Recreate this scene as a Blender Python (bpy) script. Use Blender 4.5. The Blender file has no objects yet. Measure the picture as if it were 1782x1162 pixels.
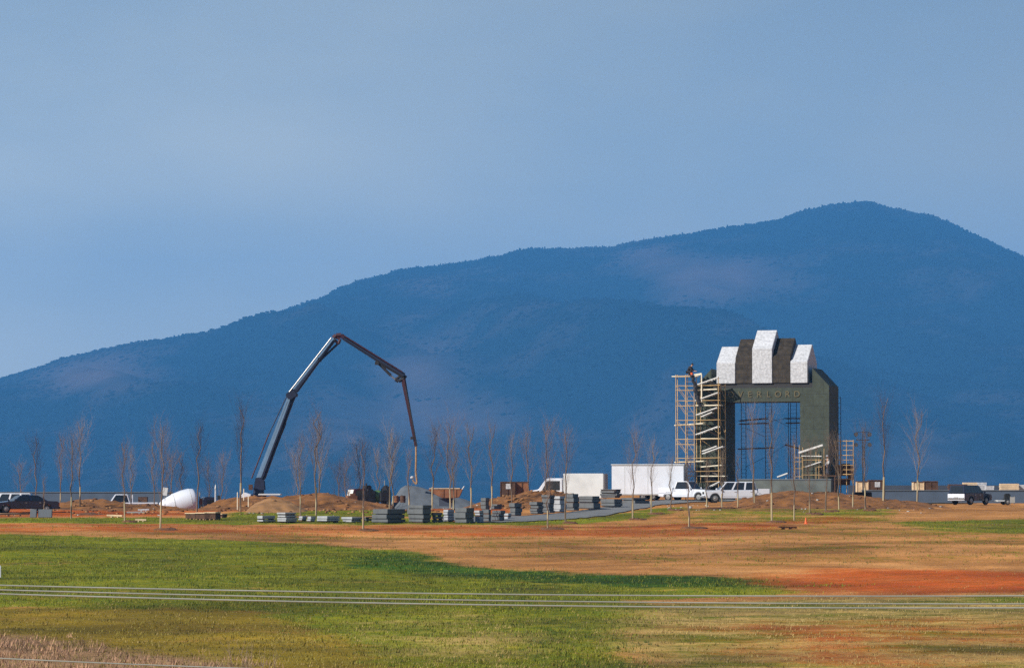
import bpy, bmesh, math, random
import numpy as np
from mathutils import Vector, Matrix
R = math.radians
C = bpy.context.scene.collection
sc = bpy.context.scene
random.seed(7); rng = np.random.default_rng(7)

# ------------------------------------------------------------------ camera, sky, sun, exposure
F, CX, CY = 5760.0, 891.0, 581.0          # focal length and centre of the photograph in its own pixels
PITCH = math.atan(261 / F); EZ = 1.35     # eye height over the plaza
cam = bpy.data.cameras.new('camera'); camo = bpy.data.objects.new('camera', cam); C.objects.link(camo)
camo.location = (0, 0, EZ); camo.rotation_euler = (math.pi / 2 + PITCH, 0, 0)
cam.sensor_width = 36; cam.lens = 36 * F / 1782; cam.clip_start = 1; cam.clip_end = 40000
sc.camera = camo
SUN_AZ, SUN_EL = 57, 36                   # degrees to the left of straight behind the camera / above the horizon
w = bpy.data.worlds.new('World'); sc.world = w; w.use_nodes = True
nt = w.node_tree; sky = nt.nodes.new('ShaderNodeTexSky'); sky.sky_type = 'NISHITA'; sky.sun_disc = False
sky.sun_elevation = R(SUN_EL); sky.sun_rotation = R(180 + SUN_AZ)
sky.air_density = 1.0; sky.dust_density = 0.25; sky.ozone_density = 4.0; sky.altitude = 300
nt.links.new(sky.outputs[0], nt.nodes['Background'].inputs[0]); nt.nodes['Background'].inputs[1].default_value = 0.052
# faint high cloud veil over part of the sky
tcw = nt.nodes.new('ShaderNodeTexCoord'); mpw = nt.nodes.new('ShaderNodeMapping'); mpw.inputs['Scale'].default_value = (7, 7, 18); nzw = nt.nodes.new('ShaderNodeTexNoise'); nzw.inputs['Scale'].default_value = 1.0; nzw.inputs['Detail'].default_value = 5
nt.links.new(tcw.outputs['Generated'], mpw.inputs[0]); nt.links.new(mpw.outputs[0], nzw.inputs['Vector']); rpw = nt.nodes.new('ShaderNodeMapRange'); rpw.inputs[1].default_value = .38; rpw.inputs[2].default_value = .72; rpw.inputs[3].default_value = .6; rpw.inputs[4].default_value = .97; nt.links.new(nzw.outputs[0], rpw.inputs[0])
mxw = nt.nodes.new('ShaderNodeMix'); mxw.data_type = 'RGBA'; spw = nt.nodes.new('ShaderNodeSeparateXYZ'); nt.links.new(tcw.outputs['Generated'], spw.inputs[0]); elw = nt.nodes.new('ShaderNodeMapRange'); elw.interpolation_type = 'SMOOTHSTEP'
elw.inputs[1].default_value = .16; elw.inputs[2].default_value = .5; elw.inputs[3].default_value = 1; elw.inputs[4].default_value = 0; nt.links.new(spw.outputs[2], elw.inputs[0]); muw = nt.nodes.new('ShaderNodeMath'); muw.operation = 'MULTIPLY'; nt.links.new(rpw.outputs[0], muw.inputs[0]); nt.links.new(elw.outputs[0], muw.inputs[1])
lo = nt.nodes.new('ShaderNodeMapRange'); lo.inputs[1].default_value = .05; lo.inputs[2].default_value = .15; nt.links.new(spw.outputs[2], lo.inputs[0])
vc = nt.nodes.new('ShaderNodeMix'); vc.data_type = 'RGBA'; vc.inputs[6].default_value = (12.0, 12.0, 9.8, 1); vc.inputs[7].default_value = (6.3, 7.0, 6.9, 1); nt.links.new(lo.outputs[0], vc.inputs[0])
xs_ = nt.nodes.new('ShaderNodeMapRange'); xs_.inputs[1].default_value = -.16; xs_.inputs[2].default_value = .16; xs_.inputs[3].default_value = 1.22; xs_.inputs[4].default_value = .8; nt.links.new(spw.outputs[0], xs_.inputs[0])
vsc = nt.nodes.new('ShaderNodeVectorMath'); vsc.operation = 'SCALE'; nt.links.new(vc.outputs[2], vsc.inputs[0]); nt.links.new(xs_.outputs[0], vsc.inputs['Scale']); nt.links.new(vsc.outputs[0], mxw.inputs[7])
nt.links.new(muw.outputs[0], mxw.inputs[0]); nt.links.new(sky.outputs[0], mxw.inputs[6]); mxw.inputs[7].default_value = (7.3, 7.4, 7.8, 1); nt.links.new(mxw.outputs[2], nt.nodes['Background'].inputs[0])
sl = bpy.data.lights.new('sun', 'SUN'); sl.energy = 5.0; sl.angle = R(.5); sl.color = (1, .93, .82)
so = bpy.data.objects.new('sun', sl); C.objects.link(so)
ts = Vector((-math.sin(R(SUN_AZ)) * math.cos(R(SUN_EL)), -math.cos(R(SUN_AZ)) * math.cos(R(SUN_EL)), math.sin(R(SUN_EL))))
so.rotation_euler = ts.to_track_quat('Z', 'Y').to_euler(); so.location = (-60, -60, 80)
vs = sc.view_settings; vs.view_transform = 'Standard'; vs.look = 'None'; vs.exposure = 0.54; vs.gamma = 1
sc.cycles.use_denoising = False
sc.cycles.max_bounces = 5; sc.cycles.volume_bounces = 1; sc.cycles.transparent_max_bounces = 6

# ------------------------------------------------------------------ measuring helpers
def ray(px, py):
    r, u = (px - CX) / F, (CY - py) / F
    return np.array([r, math.cos(PITCH) - u * math.sin(PITCH), math.sin(PITCH) + u * math.cos(PITCH)])
def at(px, py, Y):
    d = ray(px, py); k = Y / d[1]
    return Vector((d[0] * k, Y, EZ + d[2] * k))
T1 = rng.random((256, 256))
def vnoise(x, y, s=0):
    x = np.asarray(x, float) + s * 17.31; y = np.asarray(y, float) + s * 9.77
    xi = np.floor(x).astype(int); yi = np.floor(y).astype(int); fx = x - xi; fy = y - yi
    fx = fx * fx * (3 - 2 * fx); fy = fy * fy * (3 - 2 * fy)
    a = T1[xi & 255, yi & 255]; b = T1[(xi + 1) & 255, yi & 255]; c = T1[xi & 255, (yi + 1) & 255]; d = T1[(xi + 1) & 255, (yi + 1) & 255]
    return (a * (1 - fx) + b * fx) * (1 - fy) + (c * (1 - fx) + d * fx) * fy
def fbm(x, y, o=4, s=0):
    t = 0; a = .5
    for k in range(o): t = t + a * vnoise(x * 2 ** k, y * 2 ** k, s + k); a *= .5
    return t
ROWS = [(1300, 98), (1162, 118), (1100, 133), (1050, 149), (1000, 172), (950, 199), (920, 224), (908, 240), (895, 256), (880, 277), (868, 300)]
def row2d(row): return float(np.interp(-row, [-r for r, d in ROWS], [d for r, d in ROWS]))
_pd = [-2000, 0, 20, 50, 80] + [d for r, d in ROWS] + [425, 520, 800, 2000, 16000]
_pz = [-1.8, -1.8, -5, -8.5, -9.1] + [at(CX, r, d).z - EZ for r, d in ROWS] + [-1.38, -6, -22, -60, -70]
_f = np.linspace(-200, 800, 2001); _fz = np.interp(_f, _pd, _pz)
_k = np.hanning(31); _k /= _k.sum(); _fz = np.convolve(np.pad(_fz, 15, 'edge'), _k, 'valid')
def sm(t): t = np.clip(t, 0, 1); return t * t * (3 - 2 * t)
def groundz(x, y):
    x = np.asarray(x, float); y = np.asarray(y, float)
    z = np.where(y > 780, np.interp(y, _pd, _pz), np.interp(y, _f, _fz)) + EZ
    u = CX + F * x / np.maximum(y, 60)
    low = np.interp(u, [150, 250, 320, 450, 700, 950, 1050, 1090, 1480, 1600], [1.3, 1.3, 2.4, 2.4, 1.7, 1.2, .25, 0, 0, .45])
    z = z - low * sm((y - 266) / 34) * sm((900 - y) / 300)
    n = (fbm(x * .06, y * .06, 3, 3) - .44) * .5 + (fbm(x * .9, y * .6, 3, 8) - .44) * .13
    return z + n * sm((y - 70) / 30) * sm((700 - y) / 200)
def gz(x, y): return float(groundz(x, y))
def gp(px, row, d=None):                  # a point of the ground under a photographed pixel
    d = d or row2d(row); p = at(px, row, d); return Vector((p.x, d, gz(p.x, d)))

# ------------------------------------------------------------------ materials
def mat(name, col, rough=.7, metal=0, var=.18, scale=3, bump=0, spec=.4, coat=0):
    m = bpy.data.materials.new(name); m.use_nodes = True; n = m.node_tree; b = n.nodes['Principled BSDF']
    b.inputs['Roughness'].default_value = rough; b.inputs['Metallic'].default_value = metal
    b.inputs['Specular IOR Level'].default_value = spec
    if coat: b.inputs['Coat Weight'].default_value = coat
    tc = n.nodes.new('ShaderNodeTexCoord'); nz = n.nodes.new('ShaderNodeTexNoise'); nz.inputs['Scale'].default_value = scale; nz.inputs['Detail'].default_value = 5
    n.links.new(tc.outputs['Object'], nz.inputs['Vector'])
    rp = n.nodes.new('ShaderNodeMapRange'); rp.inputs[1].default_value = .25; rp.inputs[2].default_value = .75
    rp.inputs[3].default_value = 1 - var; rp.inputs[4].default_value = 1 + var
    n.links.new(nz.outputs[0], rp.inputs[0])
    mx = n.nodes.new('ShaderNodeVectorMath'); mx.operation = 'SCALE'; mx.inputs[0].default_value = col[:3]
    n.links.new(rp.outputs[0], mx.inputs['Scale']); n.links.new(mx.outputs[0], b.inputs['Base Color'])
    if bump:
        bp = n.nodes.new('ShaderNodeBump'); bp.inputs['Strength'].default_value = .6; bp.inputs['Distance'].default_value = bump
        n.links.new(nz.outputs[0], bp.inputs['Height']); n.links.new(bp.outputs[0], b.inputs['Normal'])
    return m
M = {}
def defm(k, *a, **kw): M[k] = mat(k, *a, **kw)
defm('granite', (.038, .05, .038), .75, var=.28, scale=2.2, bump=.01)
defm('granite_dark', (.028, .021, .014), .7, var=.7, scale=2.5, bump=.04)
defm('cap_white', (.46, .48, .52), .75, var=.28, scale=5, bump=.05)
defm('reveal', (.03, .03, .032), .8)
defm('bronze', (.115, .1, .055), .5, metal=.2)
defm('yellow_pipe', (.5, .33, .15), .5, var=.25, scale=1.5)
defm('plank', (.72, .66, .52), .8, var=.2, scale=2)
defm('alu', (.65, .65, .64), .5, var=.1)
defm('dark_pipe', (.07, .055, .05), .6)
defm('rust_plank', (.13, .07, .04), .8)
defm('tarp_dark', (.02, .02, .025), .8)
defm('white_paint', (.61, .65, .73), .35, var=.07, scale=1.2, coat=.4)
defm('dull_white', (.54, .57, .59), .55, var=.12, scale=1.0)
defm('grey_panel', (.33, .33, .34), .6)
defm('navy_paint', (.012, .016, .04), .25, coat=.6)
defm('blue_paint', (.03, .12, .3), .4, coat=.3, var=.1)
defm('boom_paint', (.13, .22, .34), .4, coat=.3, var=.12)
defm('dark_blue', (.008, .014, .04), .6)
defm('maroon', (.045, .012, .018), .6)
defm('green_paint', (.07, .14, .05), .5)
defm('glass', (.012, .014, .018), .08, spec=.7, var=0)
defm('rubber', (.015, .015, .015), .85)
defm('steel', (.3, .3, .3), .4, metal=.6)
defm('chrome', (.6, .6, .6), .2, metal=.9)
defm('red_lens', (.4, .03, .02), .3)
defm('lamp_glass', (.8, .8, .75), .2)
defm('rust', (.2, .085, .04), .85, var=.4, scale=2)
defm('slab', (.1, .11, .12), .85, var=.2, scale=2.5, bump=.01)
defm('slab_pale', (.32, .34, .37), .85, var=.15, scale=2.5, bump=.01)
defm('wood', (.33, .2, .1), .8, var=.3, scale=3)
defm('wood_dark', (.075, .038, .022), .85, var=.4, scale=3)
defm('wood_pale', (.6, .46, .3), .8, var=.25, scale=3)
defm('concrete', (.1, .12, .145), .85, var=.14, scale=.8)
defm('wall_blue', (.07, .1, .15), .85, var=.14, scale=.8)
defm('wall_green', (.085, .1, .098), .9, var=.35, scale=.9)
defm('concrete_dark', (.045, .06, .09), .85, var=.14, scale=.6)
defm('concrete_pale', (.32, .32, .31), .85, var=.14, scale=.8)
defm('clay', (.17, .07, .018), .95, var=.6, scale=1.1, bump=.2)
defm('clay_pale', (.24, .125, .05), .95, var=.35, scale=1.3, bump=.1)
defm('gravel', (.095, .11, .13), .95, var=.15, scale=2, bump=.05)
defm('mulch', (.12, .052, .022), .95, var=.5, scale=6, bump=.1)
defm('asphalt', (.135, .14, .145), .9, var=.2, scale=.7)
defm('bark_pale', (.4, .33, .2), .85, var=.3, scale=5)
defm('bark', (.15, .105, .075), .9, var=.3, scale=4)
defm('twig', (.17, .115, .09), .9, var=.35, scale=2)
defm('twig_pale', (.21, .155, .115), .9, var=.3, scale=2)
defm('wire', (.33, .35, .31), .45, metal=.2, var=.25, scale=.5)
defm('pole_wood', (.12, .085, .06), .9)
defm('skin', (.45, .26, .17), .6)
defm('cloth_dark', (.02, .02, .025), .9)
defm('cloth_white', (.75, .76, .78), .9)
defm('cloth_jeans', (.05, .08, .14), .9)
defm('hair', (.03, .02, .015), .8)
defm('orange', (.75, .13, .03), .5)
defm('pale_blue', (.42, .58, .72), .5)

def coursing(k, w_, h_, mort, dv=.17):
    n = M[k].node_tree; b = n.nodes['Principled BSDF']; src = b.inputs['Base Color'].links[0].from_socket; tc = n.nodes.new('ShaderNodeTexCoord'); sp = n.nodes.new('ShaderNodeSeparateXYZ'); cb = n.nodes.new('ShaderNodeCombineXYZ')
    n.links.new(tc.outputs['Object'], sp.inputs[0]); ad = n.nodes.new('ShaderNodeMath'); n.links.new(sp.outputs[0], ad.inputs[0]); n.links.new(sp.outputs[1], ad.inputs[1]); n.links.new(ad.outputs[0], cb.inputs[0]); n.links.new(sp.outputs[2], cb.inputs[1])
    br = n.nodes.new('ShaderNodeTexBrick'); br.inputs['Scale'].default_value = 1; br.inputs['Brick Width'].default_value = w_; br.inputs['Row Height'].default_value = h_; br.inputs['Mortar Size'].default_value = .025
    br.inputs['Color1'].default_value = (1 - dv, 1 - dv, 1 - dv, 1); br.inputs['Color2'].default_value = (1 + dv, 1 + dv, 1 + dv, 1); br.inputs['Mortar'].default_value = (mort, mort, mort, 1); n.links.new(cb.outputs[0], br.inputs['Vector'])
    m = n.nodes.new('ShaderNodeVectorMath'); m.operation = 'MULTIPLY'; n.links.new(src, m.inputs[0]); n.links.new(br.outputs[0], m.inputs[1]); n.links.new(m.outputs[0], b.inputs['Base Color'])
coursing('granite', 1.9, 1.05, .6, .12); coursing('cap_white', .8, .42, .88, .05); coursing('granite_dark', .8, .42, .5)

# ------------------------------------------------------------------ mesh helpers
class MB:
    def __init__(s): s.v = []; s.f = []
    def add(s, vs, fs):
        o = len(s.v); s.v += [tuple(v) for v in vs]; s.f += [tuple(i + o for i in f) for f in fs]; return s
    def box(s, c, d, rz=0, ry=0):
        a, b, e = d[0] / 2, d[1] / 2, d[2] / 2; m = Matrix.Rotation(rz, 3, 'Z') @ Matrix.Rotation(ry, 3, 'Y')
        vs = [m @ Vector((x * a, y * b, z * e)) + Vector(c) for x in (-1, 1) for y in (-1, 1) for z in (-1, 1)]
        return s.add(vs, [(0, 1, 3, 2), (4, 6, 7, 5), (0, 4, 5, 1), (2, 3, 7, 6), (0, 2, 6, 4), (1, 5, 7, 3)])
    def tube(s, p, q, r, r2=None, n=6, cap=True):
        p, q = Vector(p), Vector(q); r2 = r if r2 is None else r2; d = (q - p)
        if d.length < 1e-6: return s
        d.normalize(); a = d.orthogonal().normalized(); b = d.cross(a)
        vs = [c + (a * math.cos(t) + b * math.sin(t)) * rr for c, rr in ((p, r), (q, r2)) for t in [2 * math.pi * k / n for k in range(n)]]
        fs = [(k, (k + 1) % n, n + (k + 1) % n, n + k) for k in range(n)]
        if cap: fs += [tuple(range(n))[::-1], tuple(range(n, 2 * n))]
        return s.add(vs, fs)
    def path(s, pts, r, n=6):
        for i in range(len(pts) - 1): s.tube(pts[i], pts[i + 1], r if not isinstance(r, (list, tuple)) else r[i], r if not isinstance(r, (list, tuple)) else r[i + 1], n)
        return s
    def prism(s, pts, y0, y1, y0b=None):        # a side outline (x, z) with thickness along y
        n = len(pts); vs = [(x, y0, z) for x, z in pts] + [(x, y1, z) for x, z in pts]
        fs = [tuple(range(n)), tuple(range(n, 2 * n))[::-1]] + [(k, n + k, n + (k + 1) % n, (k + 1) % n) for k in range(n)]
        return s.add(vs, fs)
    def lathe(s, prof, axis='z', c=(0, 0, 0), n=20):   # (radius, position along the axis)
        vs = []
        for r, h in prof:
            for k in range(n):
                t = 2 * math.pi * k / n; a, b = r * math.cos(t), r * math.sin(t)
                v = {'z': (a, b, h), 'y': (a, h, b), 'x': (h, a, b)}[axis]; vs.append((v[0] + c[0], v[1] + c[1], v[2] + c[2]))
        fs = [(i * n + k, i * n + (k + 1) % n, (i + 1) * n + (k + 1) % n, (i + 1) * n + k) for i in range(len(prof) - 1) for k in range(n)]
        fs += [tuple(range(n))[::-1], tuple((len(prof) - 1) * n + k for k in range(n))]
        return s.add(vs, fs)
    def build(s, name, m, parent=None, bevel=0, smooth=False):
        me = bpy.data.meshes.new(name); me.from_pydata(s.v, [], s.f)
        bm = bmesh.new(); bm.from_mesh(me); bmesh.ops.recalc_face_normals(bm, faces=bm.faces)
        if bevel: bmesh.ops.bevel(bm, geom=[e for e in bm.edges if e.is_manifold and e.calc_face_angle(0) > .3], offset=bevel, segments=2, affect='EDGES', clamp_overlap=True)
        bm.to_mesh(me); bm.free()
        if smooth: me.polygons.foreach_set('use_smooth', [True] * len(me.polygons))
        me.materials.append(M[m] if isinstance(m, str) else m)
        o = bpy.data.objects.new(name, me); C.objects.link(o); o.parent = parent
        return o
def tag(o, label, cat, group=None, kind=None):
    o['label'] = label; o['category'] = cat
    if group: o['group'] = group
    if kind: o['kind'] = kind
    return o
def thing(name, label, cat, loc, rz=0, group=None):
    o = bpy.data.objects.new(name, None); C.objects.link(o); o.location = loc; o.rotation_euler = (0, 0, rz); o.empty_display_size = .3
    return tag(o, label, cat, group)
def rawmesh(name, V, Fc, m, smooth=False):
    me = bpy.data.meshes.new(name); V = np.asarray(V, np.float32); Fc = np.asarray(Fc, np.int32); k = Fc.shape[1]
    me.vertices.add(len(V)); me.vertices.foreach_set('co', V.ravel()); me.loops.add(Fc.size); me.loops.foreach_set('vertex_index', Fc.ravel())
    me.polygons.add(len(Fc)); me.polygons.foreach_set('loop_start', np.arange(0, Fc.size, k, dtype=np.int32))
    me.polygons.foreach_set('loop_total', np.full(len(Fc), k, np.int32))
    if smooth: me.polygons.foreach_set('use_smooth', np.ones(len(Fc), bool))
    me.update(calc_edges=True); me.validate(); me.materials.append(M[m] if isinstance(m, str) else m)
    o = bpy.data.objects.new(name, me); C.objects.link(o); return o
def gridfaces(nx, ny):
    i = np.arange(nx * ny).reshape(ny, nx); return np.stack([i[:-1, :-1], i[:-1, 1:], i[1:, 1:], i[1:, :-1]], -1).reshape(-1, 4)
def copy_tree(o, parent=None):
    c = o.copy(); C.objects.link(c); c.parent = parent
    for ch in list(o.children): copy_tree(ch, c)
    return c

# ------------------------------------------------------------------ ground
def geo(a, b, k): return list(np.sign(b) * np.geomspace(abs(a), abs(b), k))
xs = np.array(sorted(geo(-76, -9000, 16)) + list(np.arange(-75, 75.01, .34)) + geo(76, 9000, 16))
ys = np.array([-1500, -500, -150, -50] + list(np.arange(0, 92, 4)) + list(np.arange(92, 335, .3)) + list(np.arange(335, 460, 4)) + list(np.geomspace(470, 14500, 30)))
X, Y = np.meshgrid(xs, ys); Z = groundz(X, Y)
def inpoly(poly):
    P = [(at(px, r, row2d(r)).x, row2d(r)) for px, r in poly]; ins = np.zeros(X.shape, bool)
    for (x0, y0), (x1, y1) in zip(P, P[1:] + P[:1]):
        if y0 == y1: continue
        c = ((Y >= min(y0, y1)) & (Y < max(y0, y1))); xx = x0 + (Y - y0) * (x1 - x0) / (y1 - y0); ins ^= c & (X < xx)
    return ins.astype(float)
def blur(a, kx, ky):
    for ax, k in ((1, kx), (0, ky)):
        h = np.hanning(2 * k + 3); h /= h.sum(); a = np.apply_along_axis(lambda r: np.convolve(np.pad(r, k + 1, 'edge'), h, 'valid'), ax, a)
    return a
green = blur(inpoly([(-300, 926), (0, 928), (300, 936), (575, 946), (600, 949), (720, 957), (745, 967), (800, 980), (880, 986), (1000, 996), (1200, 1001), (1335, 1007), (1360, 1021), (1420, 1030), (1100, 1045), (1180, 1075), (1090, 1100), (1120, 1165), (700, 1165), (620, 1120), (450, 1062), (-300, 1055)]), 6, 7)
green = np.maximum(green, .85 * blur(inpoly([(1380, 1012), (1510, 1017), (1500, 1022), (1370, 1020)]), 4, 3))
green = np.maximum(green, .78 * blur(inpoly([(1540, 906), (1800, 902), (2000, 902), (2000, 930), (1780, 931), (1600, 924)]), 8, 8))
green = np.maximum(green, .9 * blur(inpoly([(-300, 904), (300, 902), (700, 903), (900, 907), (1010, 901), (1080, 893), (1150, 884), (1200, 882), (1180, 893), (1080, 905), (960, 914), (700, 912), (-300, 912)]), 4, 4))
green = np.maximum(green, .9 * blur(inpoly([(400, 888), (660, 884), (880, 896), (600, 902), (390, 903)]), 5, 5))
green = np.maximum(green, .62 * blur(inpoly([(1180, 888), (1560, 882), (1560, 905), (1200, 908)]), 8, 8))
green = np.maximum(green, .24 * blur(inpoly([(-300, 915), (900, 914), (1300, 905), (2000, 900), (2000, 975), (1200, 985), (800, 960), (-300, 930)]), 8, 8))
lush = blur(inpoly([(640, 950), (800, 979), (1000, 994), (1340, 1006), (1350, 1022), (1180, 1020), (1000, 1015), (820, 1000), (600, 985)]), 10, 8)
olive = blur(inpoly([(-300, 1038), (300, 1048), (800, 1048), (960, 1060), (1060, 1165), (1050, 1200), (-300, 1200)]), 34, 34)
straw = blur(inpoly([(1080, 1058), (1400, 1040), (2000, 1030), (2000, 1200), (1180, 1200), (1060, 1120)]), 12, 10)
straw = np.maximum(straw, .55 * blur(inpoly([(600, 1075), (820, 1060), (1000, 1095), (1010, 1165), (700, 1160)]), 14, 12))
weed = blur(inpoly([(-300, 1098), (60, 1102), (200, 1128), (400, 1155), (480, 1200), (-300, 1200)]), 10, 10)
red = blur(inpoly([(1330, 1003), (1500, 985), (1620, 990), (2000, 1000), (2000, 1035), (1600, 1034), (1400, 1031)]), 18, 12)
red = np.maximum(red, .55 * blur(inpoly([(-200, 912), (900, 914), (1250, 910), (1500, 895), (1520, 902), (1250, 935), (800, 932), (-200, 922)]), 10, 8))
red = np.maximum(red, .42 * blur(inpoly([(1150, 1085), (1500, 1070), (2000, 1065), (2000, 1165), (1250, 1165)]), 20, 14))
red = np.maximum(red, .5 * blur(inpoly([(1480, 1075), (1650, 1085), (2000, 1060), (2000, 1120), (1600, 1118)]), 20, 14))
red = np.maximum(red, .8 * blur(inpoly([(-300, 900), (-300, 850), (900, 850), (900, 892), (640, 884), (400, 886), (300, 900)]), 6, 6))
swale = blur(inpoly([(860, 1000), (960, 1010), (960, 1040), (1000, 1075), (1090, 1165), (1010, 1165), (930, 1085), (880, 1040)]), 12, 12)
beyond = sm((Y - 420) / 80)
gmat = bpy.data.materials.new('ground'); gmat.use_nodes = True; n = gmat.node_tree; b = n.nodes['Principled BSDF']; b.inputs['Roughness'].default_value = .95; b.inputs['Specular IOR Level'].default_value = .15
tc = n.nodes.new('ShaderNodeTexCoord')
def noise(scale, det=6, sx=1, sy=1):
    mp = n.nodes.new('ShaderNodeMapping'); mp.inputs['Scale'].default_value = (sx, sy, 1); n.links.new(tc.outputs['Object'], mp.inputs[0])
    z = n.nodes.new('ShaderNodeTexNoise'); z.inputs['Scale'].default_value = scale; z.inputs['Detail'].default_value = det; z.inputs['Roughness'].default_value = .65
    n.links.new(mp.outputs[0], z.inputs['Vector']); return z.outputs[0]
n_f, n_m, n_l, n_s = noise(5, 6), noise(.9, 8), noise(.22, 6, .6, 1), noise(.34, 7, .45, 1)
def ramp(src, c0, c1, lo=.35, hi=.65):
    r = n.nodes.new('ShaderNodeMapRange'); r.inputs[1].default_value = lo; r.inputs[2].default_value = hi; n.links.new(src, r.inputs[0])
    m = n.nodes.new('ShaderNodeMix'); m.data_type = 'RGBA'; n.links.new(r.outputs[0], m.inputs[0]); m.inputs[6].default_value = (*c0, 1); m.inputs[7].default_value = (*c1, 1); return m.outputs[2]
def math_(op, a, b_):
    m = n.nodes.new('ShaderNodeMath'); m.operation = op
    for i, v in enumerate((a, b_)):
        if isinstance(v, (int, float)): m.inputs[i].default_value = v
        else: n.links.new(v, m.inputs[i])
    return m.outputs[0]
def layer(base, col, attr, soft=.25, amp=.9):
    a = n.nodes.new('ShaderNodeAttribute'); a.attribute_name = attr
    nn = math_('ADD', math_('MULTIPLY', math_('SUBTRACT', n_m, .5), amp), math_('ADD', math_('MULTIPLY', math_('SUBTRACT', n_f, .5), amp), math_('MULTIPLY', math_('SUBTRACT', n_l, .5), 1.9)))
    s = math_('ADD', a.outputs['Fac'], math_('MULTIPLY', nn, math_('MINIMUM', math_('MULTIPLY', a.outputs['Fac'], 4), 1)))
    r = n.nodes.new('ShaderNodeMapRange'); r.interpolation_type = 'SMOOTHSTEP'; r.inputs[1].default_value = .5 - soft; r.inputs[2].default_value = .5 + soft; n.links.new(s, r.inputs[0])
    m = n.nodes.new('ShaderNodeMix'); m.data_type = 'RGBA'; n.links.new(r.outputs[0], m.inputs[0]); n.links.new(base, m.inputs[6]); n.links.new(col, m.inputs[7]); return m.outputs[2]
col = ramp(n_l, (.47, .225, .075), (.33, .135, .032))
col = layer(col, ramp(n_s, (.26, .175, .01), (.16, .12, .01)), 'olive', .45)
col = layer(col, ramp(n_m, (.2, .185, .005), (.09, .125, .003)), 'green', .3)
col = layer(col, ramp(n_m, (.045, .1, .003), (.025, .06, .002)), 'lush', .4)
col = layer(col, ramp(n_s, (.42, .29, .09), (.1, .115, .005), .42, .58), 'straw', .45)
col = layer(col, ramp(n_m, (.42, .075, .01), (.31, .08, .01)), 'red', .45)
col = layer(col, ramp(n_m, (.34, .2, .11), (.22, .13, .06)), 'weed', .4)
col = layer(col, ramp(n_m, (.085, .08, .01), (.045, .055, .006)), 'swale', .45)
col = layer(col, ramp(n_l, (.08, .09, .03), (.12, .09, .05)), 'beyond', .3)
fine = n.nodes.new('ShaderNodeMapRange'); fine.inputs[1].default_value = .3; fine.inputs[2].default_value = .7; fine.inputs[3].default_value = .72; fine.inputs[4].default_value = 1.25; n.links.new(noise(9, 4), fine.inputs[0])
big = n.nodes.new('ShaderNodeMapRange'); big.inputs[1].default_value = .36; big.inputs[2].default_value = .66; big.inputs[3].default_value = .5; big.inputs[4].default_value = 1.3; n.links.new(noise(.16, 6, .5, 1), big.inputs[0])
vm0 = n.nodes.new('ShaderNodeVectorMath'); vm0.operation = 'SCALE'; n.links.new(col, vm0.inputs[0]); n.links.new(big.outputs[0], vm0.inputs['Scale']); col = vm0.outputs[0]
vm = n.nodes.new('ShaderNodeVectorMath'); vm.operation = 'SCALE'; n.links.new(col, vm.inputs[0]); n.links.new(fine.outputs[0], vm.inputs['Scale']); spk = n.nodes.new('ShaderNodeMapRange'); spk.inputs[1].default_value = .6; spk.inputs[2].default_value = .68; spk.inputs[3].default_value = 1; spk.inputs[4].default_value = .5; n.links.new(noise(2.3, 5, .6, 1), spk.inputs[0])
vm2 = n.nodes.new('ShaderNodeVectorMath'); vm2.operation = 'SCALE'; n.links.new(vm.outputs[0], vm2.inputs[0]); n.links.new(spk.outputs[0], vm2.inputs['Scale']); n.links.new(vm2.outputs[0], b.inputs['Base Color'])
bp = n.nodes.new('ShaderNodeBump'); bp.inputs['Strength'].default_value = .8; bp.inputs['Distance'].default_value = .08; n.links.new(n_f, bp.inputs['Height']); n.links.new(bp.outputs[0], b.inputs['Normal'])
ground = rawmesh('ground', np.stack([X, Y, Z], -1).reshape(-1, 3), gridfaces(len(xs), len(ys)), gmat, True); ground['kind'] = 'structure'
for nm, a in (('green', green), ('lush', lush), ('olive', olive), ('straw', straw), ('weed', weed), ('red', red), ('swale', swale), ('beyond', beyond)):
    at_ = ground.data.attributes.new(nm, 'FLOAT', 'POINT'); at_.data.foreach_set('value', a.astype(np.float32).ravel())

# road: a curved asphalt sheet with a raised pale kerb on its near side
near = [(770, 909), (850, 909.5), (920, 908), (1000, 902.5), (1060, 895), (1120, 885.5), (1170, 877), (1230, 872), (1310, 869.5), (1400, 869)]
far = [(770, 899), (860, 898), (930, 895), (1000, 889.5), (1060, 882), (1110, 875), (1150, 870.5), (1200, 868.5), (1310, 867), (1400, 866.5)]
def sheet(name, A, B, m, lift, nu=120, nv=14):
    U = np.linspace(0, 1, nu); s = np.linspace(0, 1, len(A)); V = []
    f = lambda P: (np.interp(U, s, [at(px, r, row2d(r)).x for px, r in P]), np.interp(U, s, [row2d(r) for px, r in P]))
    (ax, ay), (bx, by) = f(A), f(B)
    for k in np.linspace(0, 1, nv):
        x = ax + (bx - ax) * k; y = ay + (by - ay) * k; V.append(np.stack([x, y, groundz(x, y) + lift], -1))
    return rawmesh(name, np.concatenate(V), gridfaces(nu, nv), m, True)
road = sheet('road', near, far, 'asphalt', .06); road['kind'] = 'structure'

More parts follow.
